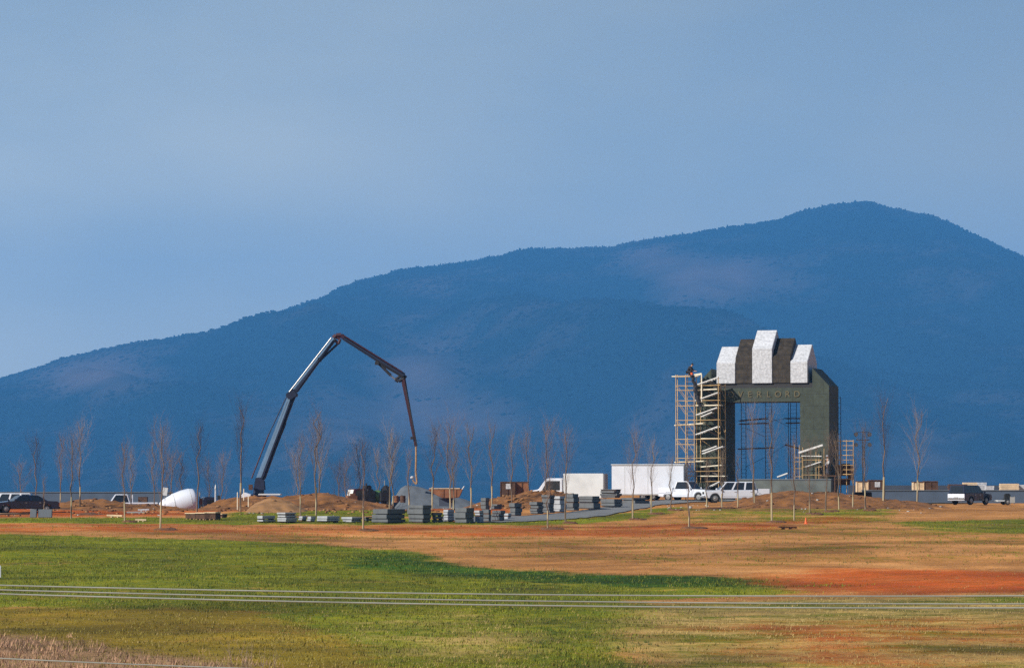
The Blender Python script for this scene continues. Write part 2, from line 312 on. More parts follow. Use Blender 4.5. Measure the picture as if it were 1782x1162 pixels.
# ------------------------------------------------------------------ mountain and its forest
SK = [(-2600, 835), (-1500, 815), (-700, 770), (-300, 722), (0, 662), (70, 645), (140, 622), (250, 600), (400, 573), (450, 560), (550, 525), (620, 493), (700, 472), (830, 455), (900, 437), (1000, 434.5), (1070, 432), (1100, 424), (1200, 408), (1330, 388), (1400, 370), (1450, 358), (1490, 352), (1520, 353), (1560, 367), (1610, 372), (1660, 392), (1720, 420), (1782, 450), (1900, 505), (2100, 590), (2500, 700), (3200, 790), (4400, 835)]
DR, DB = 9500.0, 5200.0
mxs = np.linspace(-4600, 4600, 620); mys = np.concatenate([np.linspace(DB, DR, 170), np.linspace(DR + 60, 12500, 30)])
def mz(x, y):
    H = np.interp(x / DR * F + CX, [p for p, r in SK], [EZ + (842 - r - 5) / F * DR for p, r in SK])
    t = (y - DB) / (DR - DB); tt = np.clip(t, 0, 1); g = sm(tt) * .35 + tt * .65
    spur = (fbm(x * .0019 + y * .0006, y * .0007, 4, 20) - .47) * 470 * np.sin(np.pi * tt) * np.clip((H + 40) / 700, .1, 1)
    back = np.clip((y - DR) / 3000, 0, 1)
    return -62 + (H + 62) * g * (1 - back ** 1.2 * .9) + spur + (vnoise(x * .02, y * .02, 31) - .5) * 10
MX, MY = np.meshgrid(mxs, mys)
fm = bpy.data.materials.new('winter_forest'); fm.use_nodes = True; n = fm.node_tree; b = n.nodes['Principled BSDF']; b.inputs['Roughness'].default_value = 1; b.inputs['Specular IOR Level'].default_value = 0
tc = n.nodes.new('ShaderNodeTexCoord')
ba = n.nodes.new('ShaderNodeAttribute'); ba.attribute_name = 'bare'  # bare attribute also carries the haze painted at the mountain foot
col = ramp(math_('ADD', math_('MULTIPLY', ba.outputs['Fac'], .36), math_('MULTIPLY', noise(.0022, 5), .8)), (.003, .009, .014), (.075, .056, .058), .42, .8)
nf = n.nodes.new('ShaderNodeMapRange'); nf.inputs[1].default_value = .3; nf.inputs[2].default_value = .7; nf.inputs[3].default_value = .85; nf.inputs[4].default_value = 1.15; n.links.new(noise(.03, 6), nf.inputs[0])
vm = n.nodes.new('ShaderNodeVectorMath'); vm.operation = 'SCALE'; n.links.new(col, vm.inputs[0]); n.links.new(nf.outputs[0], vm.inputs['Scale']); n.links.new(vm.outputs[0], b.inputs['Base Color'])
def bare(x, y, z):  # bare woods; the broad low patch also paints haze into the colour
    u = CX + F * x / y; v_ = 842 - (z - EZ) / y * F; t = 0
    for cu_, cv_, su, sv_, h in ((1240, 485, 130, 42, 1), (1130, 450, 60, 25, .6), (170, 655, 100, 36, .9), (720, 640, 75, 40, .9), (760, 735, 260, 45, .75), (1560, 800, 120, 40, .4), (500, 720, 160, 60, .25)): t = t + h * np.exp(-((u - cu_) / su) ** 2 - ((v_ - cv_) / sv_) ** 2)
    return t
def setbare_haze(o, val): a_ = o.data.attributes.new('bare', 'FLOAT', 'POINT'); a_.data.foreach_set('value', np.asarray(val, np.float32).ravel())
mo = rawmesh('mountain', np.stack([MX, MY, mz(MX, MY)], -1).reshape(-1, 3), gridfaces(len(mxs), len(mys)), fm, True); mo['kind'] = 'structure'; setbare_haze(mo, bare(MX, MY, mz(MX, MY)))
N1, N2 = 30000, 12000
fx = np.concatenate([rng.uniform(-2300, 2300, N1), rng.uniform(-1900, 1900, N2)]); fy = np.concatenate([DB + 700 + (DR - DB - 700) * rng.random(N1) ** .8, rng.uniform(DR - 60, DR + 50, N2)])
kp = (np.arange(len(fx)) >= N1) | (rng.random(len(fx)) > 1.6 * bare(fx, fy, mz(fx, fy))); N1 = int(kp[:N1].sum()); fx, fy = fx[kp], fy[kp]
fz = mz(fx, fy); hh = rng.uniform(9, 17, len(fx)) * np.where(rng.random(len(fx)) < .06, 1.25, 1); rr = rng.uniform(4, 8.5, len(fx)); hh = np.where(np.arange(len(fx)) < N1, hh * .3, hh * .85); rr = np.where(np.arange(len(fx)) < N1, rr * 1.1, rr * .62)
V = []; k = 5
for hfrac, rf in ((-.1, .3), (.35, .9), (.72, 1.0), (1.0, .45)):
    for j in range(k):
        a = 2 * np.pi * j / k + rng.random(len(fx)) * 1.2; q = rr * rf * rng.uniform(.6, 1.25, len(fx))
        V.append(np.stack([fx + q * np.cos(a), fy + q * np.sin(a), fz + hh * (hfrac + rng.uniform(-.1, .1, len(fx)))], -1))
V = np.stack(V, 1); base = (np.arange(len(fx)) * 4 * k)[:, None, None]
tf = np.array([(l * k + j, l * k + (j + 1) % k, (l + 1) * k + (j + 1) % k, (l + 1) * k + j) for l in range(3) for j in range(k)] + [(15, 16, 17, 18)])
fo = rawmesh('forest', V.reshape(-1, 3), (tf[None] + base).reshape(-1, 4), fm); setbare_haze(fo, np.repeat(bare(fx, fy, fz), 4 * k)); tag(fo, 'winter forest covering the blue mountain behind the site', 'forest', kind='stuff')

# ------------------------------------------------------------------ heaps of earth
def heap(name, label, cat, m, sil, d, depth_f, depth_b, seed, rough=.35, drop=.5, kind=None):
    px = [p for p, r in sil]; x0, x1 = at(px[0], 860, d).x, at(px[-1], 860, d).x; nx = int((x1 - x0) / .22) + 2; ny = int((depth_f + depth_b) / .25) + 2
    xx, yy = np.meshgrid(np.linspace(x0, x1, nx), np.linspace(d - depth_f, d + depth_b, ny))
    top = np.interp(xx, [at(p, r, d).x for p, r in sil], [at(p, r, d).z for p, r in sil]); g = groundz(xx, yy)
    t = np.where(yy < d, (d - yy) / depth_f, (yy - d) / depth_b); prof = .5 + .5 * np.cos(np.pi * np.clip(t, 0, 1)); prof = prof * .6 + np.clip(1 - t, 0, 1) * .4
    e = np.minimum(np.clip((xx - x0) / 1.2, 0, 1), np.clip((x1 - xx) / 1.2, 0, 1))
    gl = groundz(xx, np.full_like(yy, d)); z = g + (top - gl) * prof + ((fbm(xx * .8, yy * .8, 4, seed) - .47) * rough * 1.6 + (vnoise(xx * 2.5, yy * 2.5, seed + 3) - .5) * .16) * np.minimum(prof * 3, 1) * e - .06
    edge = (t > .97) | (e < .02); z = np.where(edge, g - .3, z)
    o = rawmesh(name, np.stack([xx, yy, z], -1).reshape(-1, 3), gridfaces(nx, ny), m, True); tag(o, label, cat, kind=kind); return o
heap('dirt_mound', 'long low mound of orange clay in front of the white flatbed pickup', 'dirt mound', 'clay', [(80, 890), (110, 872), (150, 868), (182, 868), (215, 874), (240, 876), (275, 880), (320, 884), (350, 889)], 276, 9, 8, 1)
heap('dirt_mound', 'broad brown clay mound hiding the base of the concrete pump', 'dirt mound', 'clay', [(335, 890), (360, 880), (385, 869), (415, 864), (450, 864), (490, 863.5), (530, 858), (575, 857), (600, 861), (640, 872), (690, 880)], 279, 8, 9, 2)
heap('dirt_mound', 'pale tan spoil pile in front of the clay mound below the pump', 'dirt mound', 'clay_pale', [(428, 889), (440, 876), (458, 866), (480, 866), (505, 872), (525, 882), (540, 889)], 268, 4.5, 4, 3, .25)
heap('dirt_mound', 'rounded brown clay mound between the slab stacks and white box truck', 'dirt mound', 'clay', [(800, 886), (840, 872), (880, 862), (920, 855), (960, 853), (990, 858), (1012, 866), (1040, 884)], 281, 8, 10, 4)
heap('dirt_mound', 'long grassy brown berm in front of the stone arch', 'dirt mound', 'clay', [(1255, 879), (1300, 866), (1340, 857), (1390, 854), (1430, 855), (1470, 858), (1520, 865), (1580, 872), (1650, 880)], 276, 10, 10, 5, .25)
heap('gravel_pile', 'smooth grey gravel pile between the green tank trailer and rusty skip', 'gravel pile', 'gravel', [(672, 882), (688, 862), (696, 848), (706, 843), (722, 844), (745, 849), (775, 860), (810, 868), (840, 880)], 302, 7, 7, 6, .12)
heap('debris_pile', 'low dark pile of broken earth and boards beside the grey panels', 'debris', 'mulch', [(120, 901), (135, 894), (160, 892), (185, 896), (215, 902)], 255, 2.5, 2.5, 8, .3)

# ------------------------------------------------------------------ the stone arch
AY = 300.0; PXM = F / AY
arch = None
def build_arch():
    a = R(16.5); fl, fr = at(1213, 842, AY), at(1440, 842, AY + 3)
    c = thing('stone_arch', 'tall green granite arch with black and white striped crown, letters across its lintel', 'arch', (0, 0, 0))
    u = Vector((math.cos(a), -math.sin(a), 0))          # along the front, towards the right and the camera
    v = Vector((math.sin(a), math.cos(a), 0))           # into the depth
    mid = at(1326, 842, AY); c.location = (mid.x, AY, 0); c.rotation_euler = (0, 0, -a); g0 = gz(mid.x, AY) - .4
    k = PXM * math.cos(a)
    def sx(px): return (px - 1326) / k
    def Zr(row): return EZ + (842 - row) / PXM
    D = 4.5; xl, xr, il, ir = sx(1212), sx(1440), sx(1262), sx(1391)
    zt, zl, zc = Zr(675), Zr(699), Zr(641)
    xcr, xcl = sx(1412), sx(1240)
    m = MB().prism([(xl, g0), (il, g0), (il, zl), (ir, zl), (ir, g0), (xr, g0), (xr, Zr(672)), (xcr, zc), (xcr, zt), (xcl, zt), (xcl, zc), (xl, Zr(672))], 0, D)
    m.build('frame', 'granite', c)
    # course joints: thin shadow gaps are modelled as shallow proud bands
    MB().prism([(xcl, zt), (xcr - .02, zt), (xcr - .02, zt + .42), (xcl, zt + .42)], .16, D - .16).build('reveal', 'reveal', c)
    st = [(1249, 1281, 631, 602, 'cap_white', 0), (1281, 1310, 622, 589, 'granite_dark', .1), (1310, 1344, 607, 574, 'cap_white', 0), (1344, 1375, 621, 588, 'granite_dark', .1), (1375, 1404, 630, 600, 'cap_white', 0)]
    for i, (p0, p1, e, rg, mt, ins) in enumerate(st):
        zb = zt + .42; y0, y1 = -.02 + ins, D - .1 - ins; ym = D / 2
        z1, z2 = Zr(e), Zr(rg - 1.5)
        s = MB(); A, B = sx(p0) + .004, sx(p1) - .004
        prof = [(y0, zb), (y0, z1), (ym, z2), (y1, z1), (y1, zb)]
        s.add([(A, y, z) for y, z in prof] + [(B, y, z) for y, z in prof], [(0, 1, 2, 3, 4), (9, 8, 7, 6, 5)] + [(j, 5 + j, 5 + (j + 1) % 5, (j + 1) % 5) for j in range(5)])
        o = s.build('crown_stripe', mt, c, bevel=.03)
        o['label'] = ['short white stone stripe over the left leg', 'lower dark stone stripe left of centre', 'tallest white stone stripe in the middle', 'dark stone stripe right of centre', 'short white stone stripe over the right leg'][i]
    for i, (ch, px) in enumerate(zip('OVERLORD', (1274, 1290, 1306, 1322, 1338, 1354, 1370, 1386))):
        cu = bpy.data.curves.new('letter', 'FONT'); cu.body = ch; cu.size = .78; cu.align_x = 'CENTER'; cu.extrude = .03; cu.offset = .008
        o = bpy.data.objects.new('letter', cu); C.objects.link(o); o.parent = c; o.location = (sx(px), -.025, Zr(691)); o.rotation_euler = (math.pi / 2, 0, 0); cu.materials.append(M['bronze']); dg = bpy.context.evaluated_depsgraph_get(); dg.update(); me = bpy.data.meshes.new_from_object(o.evaluated_get(dg)); q = bpy.data.objects.new('letter', me); C.objects.link(q); q.parent = c; q.location = o.location; q.rotation_euler = o.rotation_euler; bpy.data.objects.remove(o)
    return c, sx, Zr, u, v, mid, a, D
arch, sx, Zr, au, av, amid, aang, AD = build_arch()
def aw(px, row, dep):                          # a point on a plane `dep` metres behind the front of the arch, where the photograph shows it
    t = at(px, row, 1.0).x; q = (t * (amid.y + av.y * dep) - amid.x - av.x * dep) / (au.x - t * au.y)
    p_ = amid + au * q + av * dep; p_.z = at(px, row, p_.y).z; return p_

def pipes(segs, name, m, parent, r=.035):
    b_ = MB()
    for p, q in segs: b_.tube(p, q, r, n=6)
    return b_.build(name, m, parent)
def lattice(rows, name, m, parent, r=.02):      # a ladder: two rails and rungs, welded into one mesh
    me = bpy.data.meshes.new(name); bm = bmesh.new(); V_ = [(bm.verts.new(a_), bm.verts.new(b_)) for a_, b_ in rows]
    for (a_, b_), (c_, d_) in zip(V_, V_[1:]): bm.faces.new((a_, b_, d_, c_))
    bmesh.ops.recalc_face_normals(bm, faces=bm.faces); bmesh.ops.wireframe(bm, faces=list(bm.faces), thickness=r * 1.8, offset=.5, use_replace=True, use_boundary=True, use_even_offset=False)
    bm.to_mesh(me); bm.free(); me.materials.append(M[m]); o = bpy.data.objects.new(name, me); C.objects.link(o); o.parent = parent; return o
def wall_box(name, label, px0, px1, row, d, th, m, d2=None, cap=None, cat='wall'):
    d2 = d2 or d; p, q = at(px0, row, d), at(px1, row, d2); dirv = (q - p); L = math.hypot(dirv.x, dirv.y); rz = math.atan2(dirv.y, dirv.x)
    mid_ = (p + q) / 2; g = min(gz(p.x, p.y), gz(q.x, q.y), gz(mid_.x, mid_.y)) - .4; t = thing(name, label, cat, (mid_.x, mid_.y, g), rz); h = (p.z + q.z) / 2 - g
    MB().box((0, 0, h / 2), (L, th, h)).build('wall_face', m, t, bevel=.02)
    if cap: MB().box((0, 0, h + .05), (L + .1, th + .12, .1)).build('coping', cap, t, bevel=.015)
    for k in range(1, int(L // 3) if 'pale' in str(cap) else 0):
        MB().box((-L / 2 + k * 3, -th / 2 - .02, h / 2), (.12, .05, h - .02)).build('pilaster', m, t)
    return t
wall_box('retaining_wall', 'low grey concrete wall under the opening of the arch', 1286, 1448, 835, 297, .5, 'wall_green', 293, 'concrete')
wall_box('concrete_wall', 'dark grey concrete wall running behind the brown crates', 1476, 2050, 844, 345, .4, 'concrete_dark')
wall_box('concrete_wall', 'lower blue grey wall with thin coping in front of the brown crates', 1500, 2050, 854, 318, .35, 'wall_blue', None, 'concrete')
wall_box('concrete_wall', 'distant blue grey wall with thin coping behind the black sedan', -250, 300, 857, 345, .35, 'wall_blue', None, 'concrete')

# ------------------------------------------------------------------ scaffolds
def tower():
    base = aw(1213, 842, -1.6); g = gz(base.x, base.y)
    t = thing('scaffold_tower', 'tall yellow pipe scaffold tower with zigzag stair flights at the left leg of arch', 'scaffold', (0, 0, 0))
    P = lambda px, row, dep: aw(px, row, dep)
    rows_v = {-1.9: [1176, 1193, 1208, 1250], -.5: [1179, 1196, 1212, 1219, 1253, 1262]}
    for dep, L in rows_v.items():
        for px in L:
            top = 652 if px < 1215 else (655 if px < 1252 else 668); q = P(px, top, dep); f = Vector((q.x, q.y, gz(q.x, q.y) - .05))
            MB().tube(f, q, .034, n=6).build('post', 'yellow_pipe', t)
    lev = [654, 671, 679, 697, 706, 731, 739, 764, 773, 797, 804, 820, 828, 838, 852]
    for i, r in enumerate(lev):
        s = [(P(1176, r, -1.9), P(1208, r + .3, -1.9)), (P(1179, r, -.5), P(1212, r, -.5)), (P(1176, r, -1.9), P(1179, r, -.5)), (P(1208, r, -1.9), P(1212, r, -.5))]
        if i % 2: s += [(P(1208, r, -1.9), P(1253, r - 1, -1.9)), (P(1219, r, -.5), P(1262, r, -.5))]
        pipes(s, 'ledger', 'yellow_pipe', t, .027)
    for i, r0 in enumerate([664, 690, 716, 742, 768, 794, 820]):
        s = [(P(1193, r0 + 7 * k, -1.9), P(1208, r0 + 7 * k, -1.9)) for k in range(3)]
        lattice(s, 'ladder', 'yellow_pipe', t, .022)
    for i, (a_, b_, c_, d_) in enumerate([(1209, 670.6, 1250, 656), (1209.6, 697, 1249, 683), (1211, 722, 1248, 709), (1220, 725, 1239, 717), (1210.6, 756, 1249, 742), (1222, 785, 1247, 776), (1222, 789.5, 1258, 776.5), (1226, 850, 1252, 838)]):
        mb = MB(); p, q = P(a_, b_, -1.95), P(c_, d_, -1.95)
        mb.tube(p, q, .05, n=6); mb.tube(p + av * .9, q + av * .9, .045, n=6)
        for k in range(9): e = p.lerp(q, (k + .5) / 9); mb.box(e + av * .45 - Vector((0, 0, .02)), (.26, .85, .035), -aang)
        mb.build('stair_flight', 'alu', t)
    for (a_, b_, c_, d_) in [(1208, 679, 1250, 677), (1210, 705.5, 1256, 705), (1176, 740, 1226, 736.5), (1222, 763, 1256, 763), (1176, 804, 1227, 802), (1222, 812, 1258, 809), (1216, 828, 1264, 828)]:
        p, q = P(a_, b_, -1.2), P(c_, d_, -1.2); m_ = (p + q) / 2; L = (q - p).length
        MB().box(m_, (L, 1.25, .09), -aang, -math.asin((q.z - p.z) / L)).build('deck_plank', 'plank', t)
    for (a_, b_, c_, d_) in [(1234, 664, 1249, 672), (1236, 697, 1250, 704), (1236, 720, 1250, 731), (1230, 748, 1250, 758), (1236, 818, 1250, 826), (1238, 829, 1250, 840)]:
        p, q = P(a_, b_, -.9), P(c_, d_, -.9); mb = MB(); mb.box((p + q) / 2, ((q - p).length, .75, .16), -aang, math.asin((p.z - q.z) / (q - p).length)); mb.build('return_flight', 'dark_pipe', t)
    for a_, b_, dep in ((1176, 1193, -1.9), (1193, 1208, -1.9), (1179, 1196, -.5), (1219, 1253, -.5), (1253, 1262, -.5)):
        for r0 in (671, 697, 731, 764, 797, 828):
            pipes([(P(a_, r0, dep), P(b_, r0 + 24, dep))], 'brace', 'yellow_pipe', t, .016); pipes([(P(b_, r0, dep), P(a_, r0 + 24, dep))], 'brace', 'dark_pipe', t, .014)
    pl = P(1192.5, 655, -1.2); MB().box(pl, (2.2, 1.4, .08), -aang).build('top_deck', 'plank', t)
    pipes([(P(1208, 655, -1.9), P(1221, 651, -1.9)), (P(1221, 651, -1.9), P(1221, 700, -1.9)), (P(1208, 652, -1.9), P(1221, 650, -1.9))], 'guard_rail', 'plank', t, .06)
    return t
tower()
hb = MB()
for k in range(14):
    p = aw(1205 + k * .95, 653 + k * 3.9, -1.98); q = aw(1205 + (k + 1) * .95, 653 + (k + 1) * 3.9, -1.98)
    hb.tube(p + Vector((random.uniform(-.1, .1), 0, 0)), q + Vector((random.uniform(-.1, .1), 0, 0)), random.uniform(.14, .24), random.uniform(.12, .22), n=8)
tag(hb.build('rolled_netting', 'tarp_dark'), 'dark rolled netting hanging down the scaffold tower under the crouching person', 'netting')

def inner():
    t = thing('pipe_scaffold', 'dark thin pipe scaffold standing inside the opening of the arch', 'scaffold', (0, 0, 0)); dep = AD + .6
    for px in (1290, 1298, 1332, 1343, 1372, 1375.5, 1386):
        for dd in (dep, dep + 1.3):
            q = aw(px, 701, dd); MB().tube((q.x, q.y, gz(q.x, q.y)), q, .03, n=5).build('post', 'dark_pipe', t)
    for a_, b_ in ((1332, 1343), (1375.5, 1386), (1290, 1298)):
        lattice([(aw(a_, 706 + 6.5 * k, dep), aw(b_, 706 + 6.5 * k, dep)) for k in range(20)], 'ladder', 'dark_pipe', t, .02)
    for (a_, b_, c_, d_) in [(1288, 732, 1335, 728), (1288, 738, 1336, 736), (1367, 728, 1393, 728), (1369, 736, 1393, 735.5), (1286, 781, 1345, 779), (1368, 774, 1394, 781)]:
        p, q = aw(a_, b_, dep + .6), aw(c_, d_, dep + .6); L = (q - p).length
        MB().box((p + q) / 2, (L, 1.1, .1), -aang, -math.asin((q.z - p.z) / L)).build('deck_plank', 'rust_plank', t)
    pipes([(aw(1343, 732, dep), aw(1372, 727, dep)), (aw(1343, 728, dep), aw(1372, 742, dep)), (aw(1298, 745, dep), aw(1332, 760, dep)), (aw(1343, 790, dep), aw(1372, 770, dep)), (aw(1298, 812, dep), aw(1332, 795, dep))], 'brace', 'dark_pipe', t, .018)
inner()
def rightfront():
    t = thing('pipe_scaffold', 'low pale pipe scaffold with sloping white boards before the right leg', 'scaffold', (0, 0, 0))
    for px, top in ((1383, 772), (1391, 774), (1397, 778), (1420, 778), (1425, 790), (1434, 776)):
        for dep in (-1.6, -.4):
            q = aw(px, top, dep); MB().tube((q.x, q.y, gz(q.x, q.y)), q, .03, n=5).build('post', 'yellow_pipe', t)
    for r in (793, 800, 812, 826, 838):
        pipes([(aw(1395, r, -1.6), aw(1430, r, -1.6)), (aw(1395, r, -.4), aw(1430, r, -.4)), (aw(1383, r + 3, -1.6), aw(1397, r + 3, -1.6))], 'ledger', 'yellow_pipe', t, .025)
    for (a_, b_, c_, d_, th) in [(1390, 787.5, 1432, 774, .16), (1402, 812, 1429, 803, .08), (1395, 793, 1430, 793.5, .07)]:
        p, q = aw(a_, b_, -1.7), aw(c_, d_, -1.7); L = (q - p).length
        MB().box((p + q) / 2, (L, .3, th), -aang, -math.asin((q.z - p.z) / L)).build('board', 'alu', t)
    p, q = aw(1353, 829, -1.4), aw(1371, 823.5, -1.4)
rightfront()
def rightside():
    t = thing('pipe_scaffold', 'orange pipe scaffold bay with plywood sheets right of the arch', 'scaffold', (0, 0, 0)); dep = 1.2
    for px in (1454, 1462, 1473, 1485):
        for dd in (dep, dep + 1.4):
            q = aw(px, 765, dd); MB().tube((q.x, q.y, gz(q.x, q.y)), q, .032, n=5).build('post', 'yellow_pipe', t)
    for r in (767, 775, 783, 792, 800, 809, 817, 825, 833):
        pipes([(aw(1454, r, dep), aw(1485, r, dep)), (aw(1455, r, dep + 1.4), aw(1486, r, dep + 1.4)), (aw(1485, r, dep), aw(1486, r, dep + 1.4))], 'ledger', 'yellow_pipe', t, .036 if r in (767, 792, 825, 833) else .024)
    for (px, r, w_, h_) in ((1461, 818, .75, 1.0), (1472, 817, .8, 1.1), (1480, 822, .5, 1.4), (1467, 838, 1.3, .6)):
        MB().box(aw(px, r, dep + .7), (w_, .05, h_), -aang).build('plywood_sheet', 'wood_dark', t)
    for px, top in ((1452, 690), (1463, 690)):
        q = aw(px, top, AD - .6); MB().tube((q.x, q.y, gz(q.x, q.y)), q, .03, n=5).build('post', 'dark_pipe', t)
    lattice([(aw(1440, 692 + 9 * k, AD - .6), aw(1463, 692 + 9 * k, AD - .6)) for k in range(9)], 'ladder', 'dark_pipe', t, .02)
rightside()
p, q = aw(1353, 829.5, -1.2), aw(1371, 823, -1.2); L = (q - p).length
tag(MB().box((p + q) / 2, (L, .35, .1), -aang, -math.asin((q.z - p.z) / L)).tube(aw(1357, 828, -1.1), aw(1357, 846, -1.1), .03).tube(aw(1368, 824, -1.1), aw(1368, 846, -1.1), .03).build('sloping_board', 'alu'), 'short white board sloping on two props under the arch opening', 'board')

# ------------------------------------------------------------------ light mast right of the arch
p = gp(1502, 868, 306); t = thing('light_tower', 'portable light tower with four round lamps right of the arch scaffold', 'light tower', p, R(-5)); top = at(1502, 750, 306).z - p.z
MB().tube((0, 0, .5), (0, 0, top), .07, .05, n=8).build('mast', 'steel', t); MB().tube((-.62, 0, top - .8), (.62, 0, top - .8), .04).build('crossbar', 'steel', t); MB().tube((-.55, 0, top - .1), (.55, 0, top - .1), .03).build('crossbar', 'steel', t)
MB().box((0, 0, .5), (1.6, 1.1, .6)).build('trailer_box', 'wood_dark', t, bevel=.05)
for xx in (-.62, .62):
    for zz in (-.3, -1.25): MB().lathe([(.04, .16), (.11, .12), (.19, -.05), (.2, -.1), (.16, -.11)], 'y', (xx, -.1, top + zz), 14).build('lamp', 'steel', t)
for s in (-1, 1): MB().lathe([(.2, -.08), (.3, -.06), (.3, .06), (.2, .08)], 'y', (0, s * .62, .3), 14).build('wheel', 'rubber', t)

# ------------------------------------------------------------------ vehicles
def wheel(t, x, y, r, w_=.24):
    o = MB().lathe([(r * .6, -w_ / 2), (r * .93, -w_ / 2), (r, -w_ / 3), (r, w_ / 3), (r * .93, w_ / 2), (r * .6, w_ / 2)], 'y', (x, y, r), 20).build('wheel', 'rubber', t, smooth=False)
    s = 1 if y > 0 else -1
    MB().lathe([(r * .6, -.02), (r * .58, .02), (r * .2, .03), (r * .12, .05)] if s > 0 else [(r * .12, -.05), (r * .2, -.03), (r * .58, -.02), (r * .6, .02)], 'y', (x, y + s * w_ * .46, r), 16).build('rim', 'steel', o)
def quad_inset(a, b_, c, d, off, n_, mb, m=.1):
    ctr = (a + b_ + c + d) / 4; vs_ = [ctr + (p - ctr) * (1 - m) + n_ * off for p in (a, b_, c, d)]; vs_ += [v - n_ * (off + .03) for v in vs_]
    mb.add(vs_, [(0, 1, 2, 3), (4, 7, 6, 5), (0, 4, 5, 1), (1, 5, 6, 2), (2, 6, 7, 3), (3, 7, 4, 0)])
def car(name, label, cat, loc, rz, paint, L=4.8, W=1.8, belt=.95, top=1.42, g=(1.1, .45, -.9, -1.75), r=.33, hood=.88, boot=None, bed=None, nwin=2, fo=.9, ro=1.0, dark_low=False, load=None):
    t = thing(name, label, cat, loc, rz); f, b_ = L / 2, -L / 2; xf, xr = f - fo, b_ + ro; R_ = r + .07; bz = .3 if r < .36 else .42
    arc = lambda xc: [(xc + R_ * math.cos(k * math.pi / 8), r * .95 + R_ * math.sin(k * math.pi / 8) * .98) for k in range(9)]
    boot = boot or belt - .03; xa, xb, xc_, xd = g
    rear = [(xd, belt), (b_ + .12, boot), (b_, boot - .12), (b_ + .03, bz)]
    if bed: rear = [(xd - .05, belt), (xd - .06, .72), (b_, .72), (b_, bz)]
    out = [(f - .02, bz), (f, hood - .25), (f - .12, hood - .06), (xa, belt)] + rear + arc(xr)[::-1] + arc(xf)[::-1]
    MB().prism(out, -W / 2, W / 2).build('body', paint, t, bevel=.045)
    z0, z1, w0, w1 = belt - .03, top, W / 2 * .96, W / 2 * .8
    lo = [Vector((xa, s * w0, z0)) for s in (-1, 1)] + [Vector((xd, s * w0, z0)) for s in (1, -1)]
    hi = [Vector((xb, s * w1, z1)) for s in (-1, 1)] + [Vector((xc_, s * w1, z1)) for s in (1, -1)]
    mb = MB().add(lo + hi, [(0, 1, 2, 3), (4, 7, 6, 5), (0, 4, 5, 1), (1, 5, 6, 2), (2, 6, 7, 3), (3, 7, 4, 0)])
    mb.build('cabin', paint, t, bevel=.06)
    def nrm(a, b2, c): n_ = (b2 - a).cross(c - a).normalized(); return n_ if n_.dot((a + c) / 2 - Vector(((xb + xc_) / 2, 0, (z0 + z1) / 2))) > 0 else -n_
    mb = MB(); quad_inset(lo[0], lo[1], hi[1], hi[0], .012, nrm(lo[0], lo[1], hi[1]), mb, .14); mb.build('windshield', 'glass', t)
    mb = MB(); quad_inset(lo[3], lo[2], hi[2], hi[3], .012, nrm(lo[3], lo[2], hi[2]), mb, .2); mb.build('rear_window', 'glass', t)
    for s, (i, j) in ((-1, (0, 3)), (1, (1, 2))):
        for k in range(nwin):
            A, B = k / nwin, (k + 1) / nwin; mb = MB(); q = [lo[i].lerp(lo[j], A), lo[i].lerp(lo[j], B), hi[i].lerp(hi[j], B), hi[i].lerp(hi[j], A)]
            quad_inset(*q, .012, nrm(q[0], q[1], q[2]), mb, .17); mb.build('side_window', 'glass', t)
        MB().box((xa - .1, s * (W / 2 + .09), belt + .08), (.14, .18, .16)).build('mirror', paint, t, bevel=.03)
        MB().box((f - .06, s * W * .36, hood - .2), (.14, .34, .16)).build('headlight', 'lamp_glass', t, bevel=.02)
        MB().box((b_ + .02, s * W * .43, boot - .22 if not bed else .85), (.1, .2, .26)).build('taillight', 'red_lens', t, bevel=.02)
        wheel(t, xf, s * (W / 2 - .13), r); wheel(t, xr, s * (W / 2 - .13), r)
        nd = min(nwin, 2); d0, d1 = max(xd, xr + R_ + .03), min(xa, xf - R_ - .03)
        for k in range(nd):
            e0, e1 = d1 - (d1 - d0) * (k + 1) / nd, d1 - (d1 - d0) * k / nd; o = MB().box(((e0 + e1) / 2, s * (W / 2 + .004), (bz + belt) / 2 + .04), (e1 - e0 - .03, .03, belt - bz - .16)).build('door', paint, t, bevel=.008)
            MB().box((e0 + .14, s * (W / 2 + .03), belt - .14), (.16, .03, .035)).build('handle', 'chrome', o)
    MB().box((f + .03, 0, bz + .12), (.16, W * .98, .2)).build('bumper', 'chrome' if r > .36 else paint, t, bevel=.04); MB().box((b_ - .03, 0, bz + .12), (.16, W * .96, .2)).build('bumper', 'chrome' if r > .36 else paint, t, bevel=.04)
    MB().box((f - .015, 0, hood - .22), (.06, W * .5, .2)).build('grille', 'rubber', t)
    if bed == 'box':
        o = MB(); bl = xd - .1 - b_; xm = (xd - .1 + b_) / 2
        for s in (-1, 1): o.box((xm, s * (W / 2 - .04), .96), (bl, .08, .5))
        o.box((b_ + .04, 0, .95), (.08, W - .18, .46)).box((xd - .16, 0, .95), (.08, W - .18, .46)); o.build('cargo_bed', paint, t, bevel=.015)
    if bed == 'flat':
        bl = xd - .1 - b_ + .4; MB().box(((xd - .1 + b_) / 2 - .2, 0, 1.06), (bl, W + .25, .14)).build('flatbed', paint, t, bevel=.02)
        o = MB(); [o.box((xd - .18, y, 1.35), (.06, .06, .9)) for y in np.linspace(-.8, .8, 6)]; o.box((xd - .18, 0, 1.8), (.06, 1.7, .06)); o.build('headache_rack', 'white_paint', t)
    return t
PI = math.pi
p = gp(42, 889, 262); car('sedan', 'black four door sedan behind grey panels at the left end of site', 'car', p, PI + R(24), 'navy_paint', L=5.2, top=1.4, W=1.85)
